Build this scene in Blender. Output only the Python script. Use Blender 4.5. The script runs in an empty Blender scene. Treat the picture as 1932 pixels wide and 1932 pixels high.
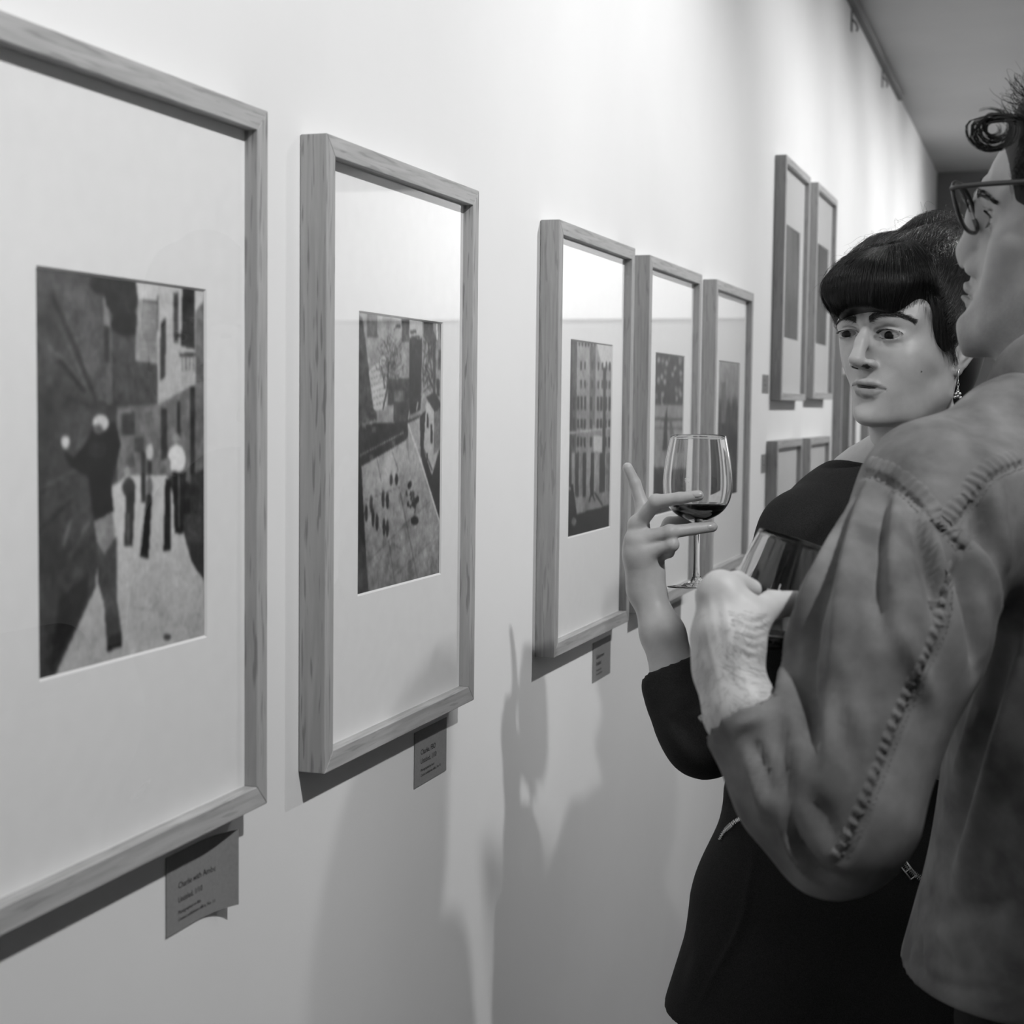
import bpy, bmesh, math, random
import numpy as np
from mathutils import Vector, Matrix
from mathutils.bvhtree import BVHTree
random.seed(7); RNG = np.random.default_rng(11)
SC = bpy.context.scene; COL = SC.collection

# ---------------------------------------------------------------- camera
FPX = 3000.0
YAW, PITCH, ROLL = 0.3284184558, 0.0677797936, 0.0117316022
CAM = np.array([0.67805, 0.0, 1.45])
_f = np.array([-math.sin(YAW)*math.cos(PITCH), math.cos(YAW)*math.cos(PITCH), -math.sin(PITCH)])
_r0 = np.array([math.cos(YAW), math.sin(YAW), 0.0]); _u0 = np.cross(_r0, _f)
_r = math.cos(ROLL)*_r0 + math.sin(ROLL)*_u0; _u = -math.sin(ROLL)*_r0 + math.cos(ROLL)*_u0
def PX(u, v, d):
    """world point seen at photo pixel (u, v) at forward distance d"""
    return CAM + d*(_f + _r*(u-966)/FPX + _u*(966-v)/FPX)
def RAY(u, v):
    D = _f + _r*(u-966)/FPX + _u*(966-v)/FPX
    return D/np.linalg.norm(D)
def ON_X(u, v, x):
    D = RAY(u, v); return CAM + D*(x-CAM[0])/D[0]
def TO_PX(P):
    q = np.asarray(P)-CAM; z = q@_f
    return np.stack([966+FPX*(q@_r)/z, 966-FPX*(q@_u)/z, z], -1)
cam = bpy.data.cameras.new('camera'); camo = bpy.data.objects.new('camera', cam); COL.objects.link(camo)
M = Matrix(((_r[0], _u[0], -_f[0], CAM[0]), (_r[1], _u[1], -_f[1], CAM[1]), (_r[2], _u[2], -_f[2], CAM[2]), (0, 0, 0, 1)))
camo.matrix_world = M
cam.sensor_width = 36; cam.lens = FPX/1932*36; cam.clip_start = .02
cam.dof.use_dof = True; cam.dof.focus_distance = 1.86; cam.dof.aperture_fstop = 9.0
SC.camera = camo

# ---------------------------------------------------------------- world, light, exposure
SC.view_settings.view_transform = 'Standard'; SC.view_settings.look = 'None'
SC.view_settings.gamma = 1; SC.view_settings.use_curve_mapping = False
SC.view_settings.exposure = 0.26
w = bpy.data.worlds.new('world'); SC.world = w; w.use_nodes = True
w.node_tree.nodes['Background'].inputs[0].default_value = (.5, .5, .5, 1)
w.node_tree.nodes['Background'].inputs[1].default_value = 0.005
CEIL = 2.78
def spot(name, loc, target, watt, angle=1.3, blend=.8, radius=.03):
    l = bpy.data.lights.new(name, 'SPOT'); l.energy = watt*2.6; l.spot_size = angle; l.spot_blend = blend
    l.shadow_soft_size = radius
    o = bpy.data.objects.new(name, l); COL.objects.link(o); o.location = loc
    o.rotation_euler = (Vector(target)-Vector(loc)).to_track_quat('-Z', 'Y').to_euler()
    return o
LZ = 2.70
for ly, ty, tz, pw, an in ((-1.0, -.8, 1.8, 28, 1.4), (.84, 1.15, 1.86, 36, 1.80), (2.70, 2.6, 1.75, 31, 1.45), (4.10, 4.0, 1.8, 21, 1.42),
                           (5.03, 4.9, 1.8, 21, 1.42), (6.0, 5.9, 1.8, 20, 1.5), (6.9, 6.8, 1.8, 21, 1.5), (7.8, 7.8, 1.8, 22, 1.6)):
    spot('track_spotlight', (1.35, ly, LZ), (0.0, ty, tz), pw, an, 1.0)
spot('added_header_spotlight', (2.6, 7.9, 2.66), (2.6, 9.35, 2.45), 80, 2.0, .6)  # added lamp, brightens the header that the frame glass mirrors
for ly in (5.2, 7.2):
    spot('added_far_wall_spotlight', (3.2, ly, LZ), (4.6, ly, 1.5), 20, 1.7, 1.0)  # added lamps, brighten the right wall mirrored in the near panes
def area(name, loc, target, watt, sx, sy):
    l = bpy.data.lights.new(name, 'AREA'); l.energy = watt; l.shape = 'RECTANGLE'; l.size = sx; l.size_y = sy
    o = bpy.data.objects.new(name, l); COL.objects.link(o); o.location = loc
    o.rotation_euler = (Vector(target)-Vector(loc)).to_track_quat('-Z', 'Y').to_euler()
    return o

area('added_ceiling_fill', (3.1, 3.0, CEIL-.02), (3.1, 3.0, 0), 1.5, 1.2, 7.0)  # unseen fill lamp, added for soft ambient light

# ---------------------------------------------------------------- helpers
def lin(v):
    c = v/255.0
    return c/12.92 if c <= .04045 else ((c+.055)/1.055)**2.4
def tag(o, label=None, cat=None, group=None, kind=None):
    if label: o['label'] = label
    if cat: o['category'] = cat
    if group: o['group'] = group
    if kind: o['kind'] = kind
    return o
def empty(name, loc=(0, 0, 0)):
    o = bpy.data.objects.new(name, None); COL.objects.link(o); o.location = loc
    o.empty_display_size = .05
    return o
def mesh_obj(name, verts, faces, m=None, parent=None, smooth=False):
    me = bpy.data.meshes.new(name)
    me.from_pydata([tuple(map(float, p)) for p in verts], [], [tuple(map(int, f)) for f in faces]); me.update()
    if smooth: me.polygons.foreach_set('use_smooth', [True]*len(me.polygons))
    o = bpy.data.objects.new(name, me); COL.objects.link(o)
    if m: me.materials.append(m)
    if parent is not None: attach(o, parent)
    return o
def attach(o, parent):
    """verts of o are in world space: keep them there under a parent that only has a location"""
    o.parent = parent
    loc = np.array(parent_world(parent))
    if o.type == 'MESH':
        o.data.transform(Matrix.Translation(Vector(-loc)))
def parent_world(p):
    v = Vector((0, 0, 0))
    while p is not None:
        v += p.location; p = p.parent
    return v
class MB:
    def __init__(s): s.v = []; s.f = []
    def add(s, v, f):
        n = len(s.v); s.v += [tuple(p) for p in v]; s.f += [tuple(i+n for i in q) for q in f]
    def box(s, lo, hi):
        x0, y0, z0 = lo; x1, y1, z1 = hi
        s.add([(x0,y0,z0),(x1,y0,z0),(x1,y1,z0),(x0,y1,z0),(x0,y0,z1),(x1,y0,z1),(x1,y1,z1),(x0,y1,z1)],
              [(0,3,2,1),(4,5,6,7),(0,1,5,4),(1,2,6,5),(2,3,7,6),(3,0,4,7)])
    def tube(s, pts, r, n=6, cap=True):
        pts = [np.array(p, float) for p in pts]
        rr = [r]*len(pts) if np.isscalar(r) else list(r)
        base = len(s.v); up = None
        for i, p in enumerate(pts):
            t = pts[min(i+1, len(pts)-1)]-pts[max(i-1, 0)]; t = t/(np.linalg.norm(t)+1e-12)
            if up is None:
                a = np.array([0, 0, 1.]) if abs(t[2]) < .9 else np.array([1., 0, 0])
            else: a = up
            up = a-t*(a@t); up /= np.linalg.norm(up)+1e-12; sd = np.cross(t, up)
            for k in range(n):
                g = 2*math.pi*k/n
                s.v.append(tuple(p+rr[i]*(math.cos(g)*up+math.sin(g)*sd)))
        for i in range(len(pts)-1):
            for k in range(n):
                a = base+i*n+k; b = base+i*n+(k+1) % n
                s.f.append((a, b, b+n, a+n))
        if cap:
            s.f.append(tuple(base+k for k in range(n))[::-1])
            s.f.append(tuple(base+(len(pts)-1)*n+k for k in range(n)))
    def build(s, name, m=None, parent=None, smooth=False):
        return mesh_obj(name, s.v, s.f, m, parent, smooth)
def bevel(o, w=.001, seg=2):
    b = o.modifiers.new('bevel', 'BEVEL'); b.width = w; b.segments = seg; b.limit_method = 'ANGLE'
    return o

# ---------------------------------------------------------------- materials
def mat(name, g=.5, rough=.6, spec=.5, metal=0.0):
    m = bpy.data.materials.new(name); m.use_nodes = True
    b = m.node_tree.nodes['Principled BSDF']
    b.inputs['Base Color'].default_value = (g, g, g, 1); b.inputs['Roughness'].default_value = rough
    b.inputs['Metallic'].default_value = metal; b.inputs['Specular IOR Level'].default_value = spec
    return m
def N(m, t, **kw):
    n = m.node_tree.nodes.new(t)
    for k, v in kw.items(): setattr(n, k, v)
    return n
def L(m, a, b): m.node_tree.links.new(a, b)
def noise_col(m, scale, g0, g1, detail=4, stretch=(1, 1, 1), bump=0, bscale=None, dist=.002, coord='Object', p0=.3, p1=.7):
    b = m.node_tree.nodes['Principled BSDF']
    tc = N(m, 'ShaderNodeTexCoord'); mp = N(m, 'ShaderNodeMapping'); mp.inputs['Scale'].default_value = stretch
    L(m, tc.outputs[coord], mp.inputs[0])
    n = N(m, 'ShaderNodeTexNoise'); n.inputs['Scale'].default_value = scale; n.inputs['Detail'].default_value = detail
    L(m, mp.outputs[0], n.inputs['Vector'])
    r = N(m, 'ShaderNodeValToRGB'); r.color_ramp.elements[0].position = p0; r.color_ramp.elements[1].position = p1
    r.color_ramp.elements[0].color = (g0, g0, g0, 1); r.color_ramp.elements[1].color = (g1, g1, g1, 1)
    L(m, n.outputs['Fac'], r.inputs[0]); L(m, r.outputs[0], b.inputs['Base Color'])
    if bump:
        n2 = n
        if bscale:
            n2 = N(m, 'ShaderNodeTexNoise'); n2.inputs['Scale'].default_value = bscale; n2.inputs['Detail'].default_value = 3
            L(m, mp.outputs[0], n2.inputs['Vector'])
        bp = N(m, 'ShaderNodeBump'); bp.inputs['Strength'].default_value = bump; bp.inputs['Distance'].default_value = dist
        L(m, n2.outputs['Fac'], bp.inputs['Height']); L(m, bp.outputs[0], b.inputs['Normal'])
    return m
def wood(name, axis, g0, g1, flecks=False):
    st = [55, 55, 55]; st[axis] = 3.0
    m = mat(name, .4, .5, .3); b = m.node_tree.nodes['Principled BSDF']
    tc = N(m, 'ShaderNodeTexCoord'); mp = N(m, 'ShaderNodeMapping'); mp.inputs['Scale'].default_value = st
    L(m, tc.outputs['Object'], mp.inputs[0])
    n = N(m, 'ShaderNodeTexNoise'); n.inputs['Scale'].default_value = 2.2; n.inputs['Detail'].default_value = 6; n.inputs['Distortion'].default_value = 1.4
    L(m, mp.outputs[0], n.inputs['Vector'])
    r = N(m, 'ShaderNodeValToRGB'); e = r.color_ramp.elements
    e[0].position = .32; e[0].color = (g0, g0, g0, 1); e[1].position = .68; e[1].color = (g1, g1, g1, 1)
    L(m, n.outputs['Fac'], r.inputs[0]); out = r.outputs[0]
    # fine pores / medullary flecks running along the rail, slightly slanted
    st2 = [260, 260, 260]; st2[axis] = 17 if flecks else 26
    mp2 = N(m, 'ShaderNodeMapping'); mp2.inputs['Scale'].default_value = st2 if not flecks else [x*1.25 for x in st2]
    if flecks: mp2.inputs['Rotation'].default_value = (.10, .16, 0)
    L(m, tc.outputs['Object'], mp2.inputs[0])
    n2 = N(m, 'ShaderNodeTexNoise'); n2.inputs['Scale'].default_value = 1.0; n2.inputs['Detail'].default_value = 1.0
    L(m, mp2.outputs[0], n2.inputs['Vector'])
    r2 = N(m, 'ShaderNodeValToRGB'); e = r2.color_ramp.elements
    lo = .62 if flecks else .8
    e[0].position = .60; e[0].color = (1, 1, 1, 1); e[1].position = .68; e[1].color = (lo, lo, lo, 1)
    L(m, n2.outputs['Fac'], r2.inputs[0])
    mx = N(m, 'ShaderNodeMix', data_type='RGBA', blend_type='MULTIPLY'); mx.inputs['Factor'].default_value = 1
    L(m, out, mx.inputs['A']); L(m, r2.outputs[0], mx.inputs['B']); L(m, mx.outputs['Result'], b.inputs['Base Color'])
    bp = N(m, 'ShaderNodeBump'); bp.inputs['Strength'].default_value = .25; bp.inputs['Distance'].default_value = .0005
    L(m, n.outputs['Fac'], bp.inputs['Height']); L(m, bp.outputs[0], b.inputs['Normal'])
    return m
def pane_material(name):
    m = bpy.data.materials.new(name); m.use_nodes = True; nt = m.node_tree
    for n in list(nt.nodes): nt.nodes.remove(n)
    out = N(m, 'ShaderNodeOutputMaterial'); tr = N(m, 'ShaderNodeBsdfTransparent'); gl = N(m, 'ShaderNodeBsdfGlossy')
    tr.inputs[0].default_value = (.985, .985, .985, 1); gl.inputs['Roughness'].default_value = 0.0
    fr = N(m, 'ShaderNodeFresnel'); fr.inputs[0].default_value = 1.5
    ge = N(m, 'ShaderNodeNewGeometry'); sb = N(m, 'ShaderNodeMath', operation='SUBTRACT'); sb.inputs[0].default_value = 1
    L(m, ge.outputs['Backfacing'], sb.inputs[1])
    mu = N(m, 'ShaderNodeMath', operation='MULTIPLY'); L(m, fr.outputs[0], mu.inputs[0]); L(m, sb.outputs[0], mu.inputs[1])
    mx = N(m, 'ShaderNodeMixShader'); L(m, mu.outputs[0], mx.inputs[0]); L(m, tr.outputs[0], mx.inputs[1]); L(m, gl.outputs[0], mx.inputs[2])
    L(m, mx.outputs[0], out.inputs[0])
    return m
WALL = noise_col(mat('wall_paint', .8, .75, .3), 3.0, .80, .84, bump=.12, bscale=420, dist=.0006)
CEILM = noise_col(mat('ceiling_paint', .5, .9, .2), 2.0, .62, .68)
FLOORM = noise_col(mat('floor_concrete', .2, .5, .4), 2.5, .08, .14)
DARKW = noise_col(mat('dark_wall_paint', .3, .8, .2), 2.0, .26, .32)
PANE = pane_material('pane_glass')
MATB = noise_col(mat('mat_board_card', .9, .85, .2), 60, .90, .93, bump=.1, bscale=900, dist=.0002)
BEVELM = mat('mat_bevel', .86, .8, .2)
CARDM = noise_col(mat('caption_card_grey', .25, .7, .3), 300, .235, .265)
INKM = mat('black_ink', .02, .7, .2)

# ---------------------------------------------------------------- the room
RX, RY0, RY1 = 4.6, -3.2, 9.35
def struct(name, lo, hi, m):
    b = MB(); b.box(lo, hi); o = b.build(name, m); o['kind'] = 'structure'; return o
struct('floor', (-.15, RY0-.15, -.12), (RX+.15, RY1+.15, 0), FLOORM)
struct('ceiling', (-.15, RY0-.15, CEIL), (RX+.15, RY1+.15, CEIL+.12), CEILM)
struct('wall_left', (-.15, RY0, 0), (0, RY1, CEIL), WALL)
struct('wall_right', (RX, RY0, 0), (RX+.15, RY1, CEIL), WALL)
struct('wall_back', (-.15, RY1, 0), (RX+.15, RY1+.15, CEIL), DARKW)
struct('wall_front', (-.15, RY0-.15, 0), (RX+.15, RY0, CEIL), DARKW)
struct('added_bright_header', (1.0, RY1-.05, 1.97), (RX-.02, RY1-.002, CEIL-.002), WALL)  # unseen bright panel, added to show as a reflection in the frame glass
# ---------------------------------------------------------------- pictures painted as tone fields on fine grids
class Canvas:
    """grey tones on an nx x ny grid; shapes are given in a crop's pixels and mapped by the print's four corners"""
    def __init__(s, quad, nx, ny, base):
        s.nx, s.ny = nx, ny; s.a = np.full((ny, nx), float(base))
        src = np.array(quad, float); dst = np.array([(0, 0), (1, 0), (1, 1), (0, 1)], float)
        A = []; B = []
        for (x, y), (X, Y) in zip(src, dst):
            A.append([x, y, 1, 0, 0, 0, -X*x, -X*y]); B.append(X)
            A.append([0, 0, 0, x, y, 1, -Y*x, -Y*y]); B.append(Y)
        s.H = np.append(np.linalg.solve(np.array(A), np.array(B)), 1).reshape(3, 3)
        s.X, s.Y = np.meshgrid(np.arange(nx)+.5, np.arange(ny)+.5)
    def m(s, pts):
        p = np.array([[x, y, 1] for x, y in pts], float)@s.H.T
        p = p[:, :2]/p[:, 2:]
        return p*np.array([s.nx, s.ny])
    def poly(s, pts, g, g2=None, al=1.0):
        p = s.m(pts); ins = np.zeros(s.a.shape, bool)
        for i in range(len(p)):
            x0, y0 = p[i]; x1, y1 = p[(i+1) % len(p)]
            if y0 == y1: continue
            c = ((s.Y < y0) != (s.Y < y1)) & (s.X < (x1-x0)*(s.Y-y0)/(y1-y0)+x0)
            ins ^= c
        if g2 is None: s.a[ins] = s.a[ins]*(1-al)+g*al
        else:
            ya, yb = p[:, 1].min(), p[:, 1].max()
            t = (s.Y-ya)/(yb-ya+1e-9); v = g+(g2-g)*t
            s.a[ins] = s.a[ins]*(1-al)+v[ins]*al
    def rect(s, x0, y0, x1, y1, g, **k): s.poly([(x0, y0), (x1, y0), (x1, y1), (x0, y1)], g, **k)
    def ell(s, cx, cy, rx, ry, g, **k):
        s.poly([(cx+rx*math.cos(t), cy+ry*math.sin(t)) for t in np.linspace(0, 6.283, 20)[:-1]], g, **k)
    def line(s, pts, w, g, al=1.0):
        for (x0, y0), (x1, y1) in zip(pts[:-1], pts[1:]):
            d = math.hypot(x1-x0, y1-y0)+1e-9; nx, ny = -(y1-y0)/d*w/2, (x1-x0)/d*w/2
            s.poly([(x0+nx, y0+ny), (x1+nx, y1+ny), (x1-nx, y1-ny), (x0-nx, y0-ny)], g, al=al)
    def blur(s, r):
        k = np.exp(-np.arange(-3*r, 3*r+1)**2/(2*r*r)); k /= k.sum(); n = len(k)//2
        for ax in (0, 1):
            b = np.pad(s.a, [(n, n) if a == ax else (0, 0) for a in (0, 1)], mode='edge')
            s.a = sum(k[i]*np.take(b, np.arange(i, i+s.a.shape[ax]), axis=ax) for i in range(len(k)))
    def mottle(s, amp):
        for r, st in ((9, .7), (3, .9), (1, .7)):
            n = Canvas.noise(s.a.shape, r); s.a *= 1+amp*st*n*np.clip(1.25-s.a/190, .12, 1)
    @staticmethod
    def noise(sh, r):
        n = RNG.normal(0, 1, sh); k = np.exp(-np.arange(-3*r, 3*r+1)**2/(2*r*r)); k /= k.sum(); h = len(k)//2
        for ax in (0, 1):
            b = np.pad(n, [(h, h) if a == ax else (0, 0) for a in (0, 1)], mode='wrap'); n = sum(k[i]*np.take(b, np.arange(i, i+sh[ax]), axis=ax) for i in range(len(k)))
        return n/n.std()
    def grain(s, amp, r=1):
        n = RNG.normal(0, 1, s.a.shape)
        for _ in range(r):
            n = (n+np.roll(n, 1, 0)+np.roll(n, 1, 1)+np.roll(n, -1, 0)+np.roll(n, -1, 1))/5
        s.a += amp*n/n.std()
def print_mat():
    m = mat('photo_print', .5, .55, .25); b = m.node_tree.nodes['Principled BSDF']
    at = N(m, 'ShaderNodeAttribute'); at.attribute_name = 'tone'; L(m, at.outputs['Color'], b.inputs['Base Color'])
    return m
PRINTM = print_mat()
def print_mesh(name, cv, y0, y1, z0, z1, x, parent):
    """a sheet of paper, printed side towards +x"""
    nx, ny = cv.nx, cv.ny
    ys = np.linspace(y0, y1, nx); zs = np.linspace(z1, z0, ny)
    Yg, Zg = np.meshgrid(ys, zs)
    v = np.stack([np.full(Yg.size, x), Yg.ravel(), Zg.ravel()], 1)
    i = np.arange(nx*ny).reshape(ny, nx)
    f = np.stack([i[:-1, :-1], i[1:, :-1], i[1:, 1:], i[:-1, 1:]], -1).reshape(-1, 4)
    o = mesh_obj(name, v, f, PRINTM, parent)
    g = np.clip(cv.a, 4, 250).ravel()/255
    lg = np.where(g <= .04045, g/12.92, ((g+.055)/1.055)**2.4)**1.1*1.04
    at = o.data.color_attributes.new('tone', 'FLOAT_COLOR', 'POINT')
    buf = np.ones((nx*ny, 4), np.float32); buf[:, :3] = lg[:, None]
    at.data.foreach_set('color', buf.ravel())
    return o

def paint_alley():
    c = Canvas([(72, 45), (812, 155), (805, 1680), (68, 1862)], 190, 250, 66)
    c.poly([(72, 45), (400, 95), (410, 650), (320, 640), (190, 330), (72, 200)], 88, 106)
    c.poly([(72, 200), (190, 330), (330, 660), (72, 560)], 82); c.line([(80, 350), (150, 420), (210, 480), (300, 600)], 26, 98); c.line([(190, 470), (300, 610)], 20, 46)
    c.line([(160, 190), (250, 400), (340, 640)], 20, 58)
    c.rect(385, 95, 411, 660, 112); c.rect(374, 210, 402, 330, 158); c.rect(380, 330, 400, 480, 60)
    c.rect(411, 100, 520, 500, 88); c.ell(455, 190, 75, 105, 44); c.ell(472, 320, 65, 52, 36); c.ell(360, 140, 40, 60, 50)
    c.poly([(510, 120), (615, 130), (600, 225), (520, 215)], 222); c.poly([(520, 220), (602, 232), (600, 490), (505, 490)], 165)
    for y in range(240, 480, 18): c.line([(525, y), (600, y+6)], 4, 140)
    c.poly([(415, 470), (600, 490), (600, 670), (425, 670)], 78); c.poly([(430, 670), (602, 660), (602, 970), (430, 985)], 128)
    c.rect(450, 685, 502, 790, 72); c.rect(500, 800, 540, 860, 86); c.line([(430, 690), (600, 690)], 8, 150)
    c.poly([(606, 135), (815, 160), (815, 570), (598, 665)], 212, 196)
    c.poly([(614, 320), (636, 295), (634, 545), (612, 562)], 66); c.rect(670, 190, 690, 400, 105); c.poly([(708, 140), (760, 150), (757, 430), (700, 415)], 52)
    c.rect(668, 365, 705, 380, 60); c.poly([(762, 270), (815, 205), (815, 560), (762, 590)], 118); c.rect(694, 445, 760, 460, 70)
    for x in (704, 720, 736, 752): c.line([(x, 455), (x, 520)], 5, 110)
    c.poly([(598, 665), (815, 545), (815, 1110), (740, 1000), (640, 968), (600, 962)], 134, 112)
    c.rect(615, 680, 640, 895, 58); c.rect(680, 650, 696, 800, 62); c.rect(736, 590, 757, 960, 48)
    c.poly([(738, 965), (815, 925), (815, 1470), (738, 1340)], 66, 58)
    c.poly([(400, 1010), (470, 962), (640, 962), (738, 1330), (812, 1450), (812, 1690), (130, 1860), (330, 1420)], 222, 186)
    c.poly([(60, 560), (310, 670), (400, 960), (330, 1100), (335, 1430), (130, 1870), (60, 1880)], 76, 62)
    c.line([(72, 1030), (260, 930)], 14, 100); c.line([(80, 1210), (240, 1060)], 14, 40); c.line([(180, 800), (250, 800)], 5, 80)
    c.line([(300, 690), (260, 850)], 10, 92); c.line([(310, 1150), (230, 1300), (90, 1640)], 16, 100, al=.7); c.poly([(62, 1345), (200, 1300), (330, 1372), (190, 1690), (62, 1720)], 76, 60, al=.7)
    c.line([(235, 1140), (200, 1260)], 14, 110); c.poly([(180, 1480), (300, 1380), (300, 1480), (140, 1800)], 40)
    c.poly([(198, 852), (250, 885), (315, 800), (330, 740), (420, 735), (444, 830), (402, 1000), (412, 1112), (330, 1150), (308, 965), (240, 925)], 14)
    c.ell(362, 738, 34, 36, 222); c.ell(350, 765, 20, 24, 120); c.ell(214, 816, 18, 26, 232); c.ell(345, 850, 40, 40, 44)
    c.poly([(330, 1150), (408, 1120), (418, 1225), (372, 1295), (340, 1240)], 158); c.poly([(340, 1240), (372, 1295), (425, 1215), (424, 1500), (442, 1640), (430, 1690), (380, 1705), (368, 1500), (345, 1420)], 84, 74)
    c.poly([(385, 1650), (440, 1620), (440, 1690), (380, 1710)], 34)
    c.ell(476, 1012, 28, 42, 66); c.poly([(466, 1035), (502, 1035), (490, 1262), (454, 1262)], 40); c.rect(466, 1120, 478, 1250, 100); c.ell(470, 945, 14, 20, 175); c.ell(488, 900, 16, 30, 90)
    c.ell(563, 1010, 13, 44, 126); c.poly([(552, 1045), (574, 1045), (556, 1318), (520, 1305)], 33); c.rect(528, 860, 546, 1075, 56); c.ell(565, 862, 16, 36, 212); c.rect(556, 900, 574, 960, 50)
    c.ell(678, 895, 38, 62, 238); c.ell(676, 805, 15, 22, 160); c.poly([(660, 948), (718, 948), (702, 1212), (668, 1212)], 42); c.rect(684, 960, 690, 1190, 110); c.poly([(630, 975), (652, 985), (650, 1285), (620, 1285)], 40); c.ell(640, 925, 14, 40, 120); c.rect(706, 1065, 736, 1130, 36)
    c.ell(633, 1655, 16, 14, 70); c.line([(480, 1520), (580, 1540)], 5, 160)
    c.mottle(.11); c.blur(1); c.grain(3, 2); return c
def paint_square():
    c = Canvas([(70, 60), (602, 130), (588, 1718), (60, 1850)], 190, 250, 150)
    c.poly([(60, 50), (610, 120), (600, 640), (60, 780)], 178, 150)
    c.poly([(70, 110), (112, 130), (152, 450), (172, 620), (205, 745), (68, 790)], 92, 70)
    c.rect(140, 72, 202, 250, 112); c.rect(202, 70, 290, 250, 172); c.rect(290, 100, 350, 285, 182); c.rect(316, 172, 342, 192, 70); c.rect(350, 112, 396, 275, 92); c.rect(396, 95, 480, 240, 196)
    c.poly([(400, 205), (440, 200), (440, 222), (400, 226)], 88); c.poly([(410, 240), (460, 235), (460, 250), (410, 255)], 60)
    c.poly([(150, 460), (250, 350), (260, 700), (180, 690)], 205)
    for y in range(380, 720, 42): c.line([(160, y+40), (260, y)], 5, 130)
    for k in range(150):
        a = RNG.uniform(-2.6, -.5); x, y = 285+RNG.normal(0, 38), 440+RNG.normal(0, 85); l = RNG.uniform(20, 60)
        c.line([(x, y), (x+l*math.cos(a), y+l*math.sin(a))], RNG.uniform(2, 5), RNG.uniform(50, 110), al=.75)
    c.line([(235, 690), (262, 560), (270, 400)], 8, 60); c.line([(250, 560), (225, 420)], 5, 70); c.rect(265, 500, 400, 660, 78); c.rect(300, 570, 370, 640, 120); c.rect(218, 690, 266, 790, 165)
    c.poly([(398, 250), (472, 255), (470, 600), (462, 690), (396, 720)], 48); c.rect(300, 640, 400, 760, 70); c.line([(390, 750), (398, 690)], 8, 170); c.line([(440, 690), (448, 640)], 8, 180)
    c.poly([(478, 120), (604, 130), (596, 650), (466, 600)], 150); c.rect(484, 130, 540, 240, 60); c.poly([(520, 160), (570, 260), (520, 300), (480, 240)], 84); c.rect(540, 260, 556, 600, 66); c.rect(572, 320, 588, 440, 80); c.rect(562, 500, 580, 600, 46); c.rect(560, 150, 570, 260, 220); c.rect(586, 150, 596, 260, 90)
    for k in range(26): c.line([(RNG.uniform(470, 560), RNG.uniform(240, 580)) for _ in range(2)], 6, RNG.uniform(30, 80), al=.8)
    c.poly([(60, 860), (100, 780), (380, 760), (462, 720), (372, 875), (100, 1035), (60, 1010)], 46, 40); c.line([(95, 968), (362, 826)], 8, 158)
    for x, y in ((110, 770), (170, 790), (290, 880), (130, 740), (155, 960)): c.rect(x, y, x+24, y+34, 130, al=.6)
    c.poly([(105, 1035), (375, 872), (400, 1050), (586, 1665), (592, 1725), (150, 1840)], 186, 132)
    c.poly([(385, 770), (460, 735), (470, 1000), (588, 1380), (588, 1660), (440, 1200), (400, 1050)], 176, 138)
    c.poly([(460, 730), (500, 690), (535, 1092), (588, 900), (590, 1400), (465, 970)], 40); c.line([(388, 775), (465, 1000), (586, 1390)], 9, 210)
    c.poly([(498, 640), (592, 680), (582, 900), (532, 1088), (482, 930)], 196, 170); c.poly([(498, 610), (552, 578), (594, 660), (552, 705)], 50); c.poly([(548, 700), (592, 670), (586, 930), (545, 960)], 118); c.rect(502, 710, 512, 800, 50); c.rect(526, 780, 537, 890, 40); c.line([(486, 930), (536, 1060)], 6, 60); c.rect(500, 950, 508, 1000, 50)
    c.poly([(58, 960), (106, 1042), (132, 1545), (58, 1400)], 30); c.poly([(66, 1370), (132, 1540), (152, 1840), (56, 1860)], 70, 84); c.line([(76, 1400), (60, 1600)], 12, 130)
    for l in (((200, 985), (225, 1120)), ((290, 940), (330, 1060)), ((150, 1605), (400, 1360)), ((400, 1360), (520, 1250)), ((270, 1480), (310, 1760)), ((340, 1190), (450, 1740)), ((120, 1240), (340, 1160)), ((300, 1510), (350, 1540)), ((310, 1700), (520, 1500))): c.line(l, 5, 92, al=.7)
    for x, y in ((135, 1315), (165, 1260), (176, 1345), (200, 1370), (237, 1232), (263, 1238), (285, 1115), (318, 1112), (262, 1410), (242, 1400)):
        c.ell(x, y, 9, 55 if y > 1200 else 36, RNG.uniform(24, 60)); c.ell(x+2, y-46, 6, 10, 120, al=.6)
    for k in range(26): c.ell(415+RNG.normal(0, 14), 1240+RNG.normal(0, 55), 10, 18, RNG.choice([26, 40, 70, 170]))
    c.ell(428, 1365, 24, 26, 24)
    c.mottle(.13); c.blur(1); c.grain(3, 2); return c
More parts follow.
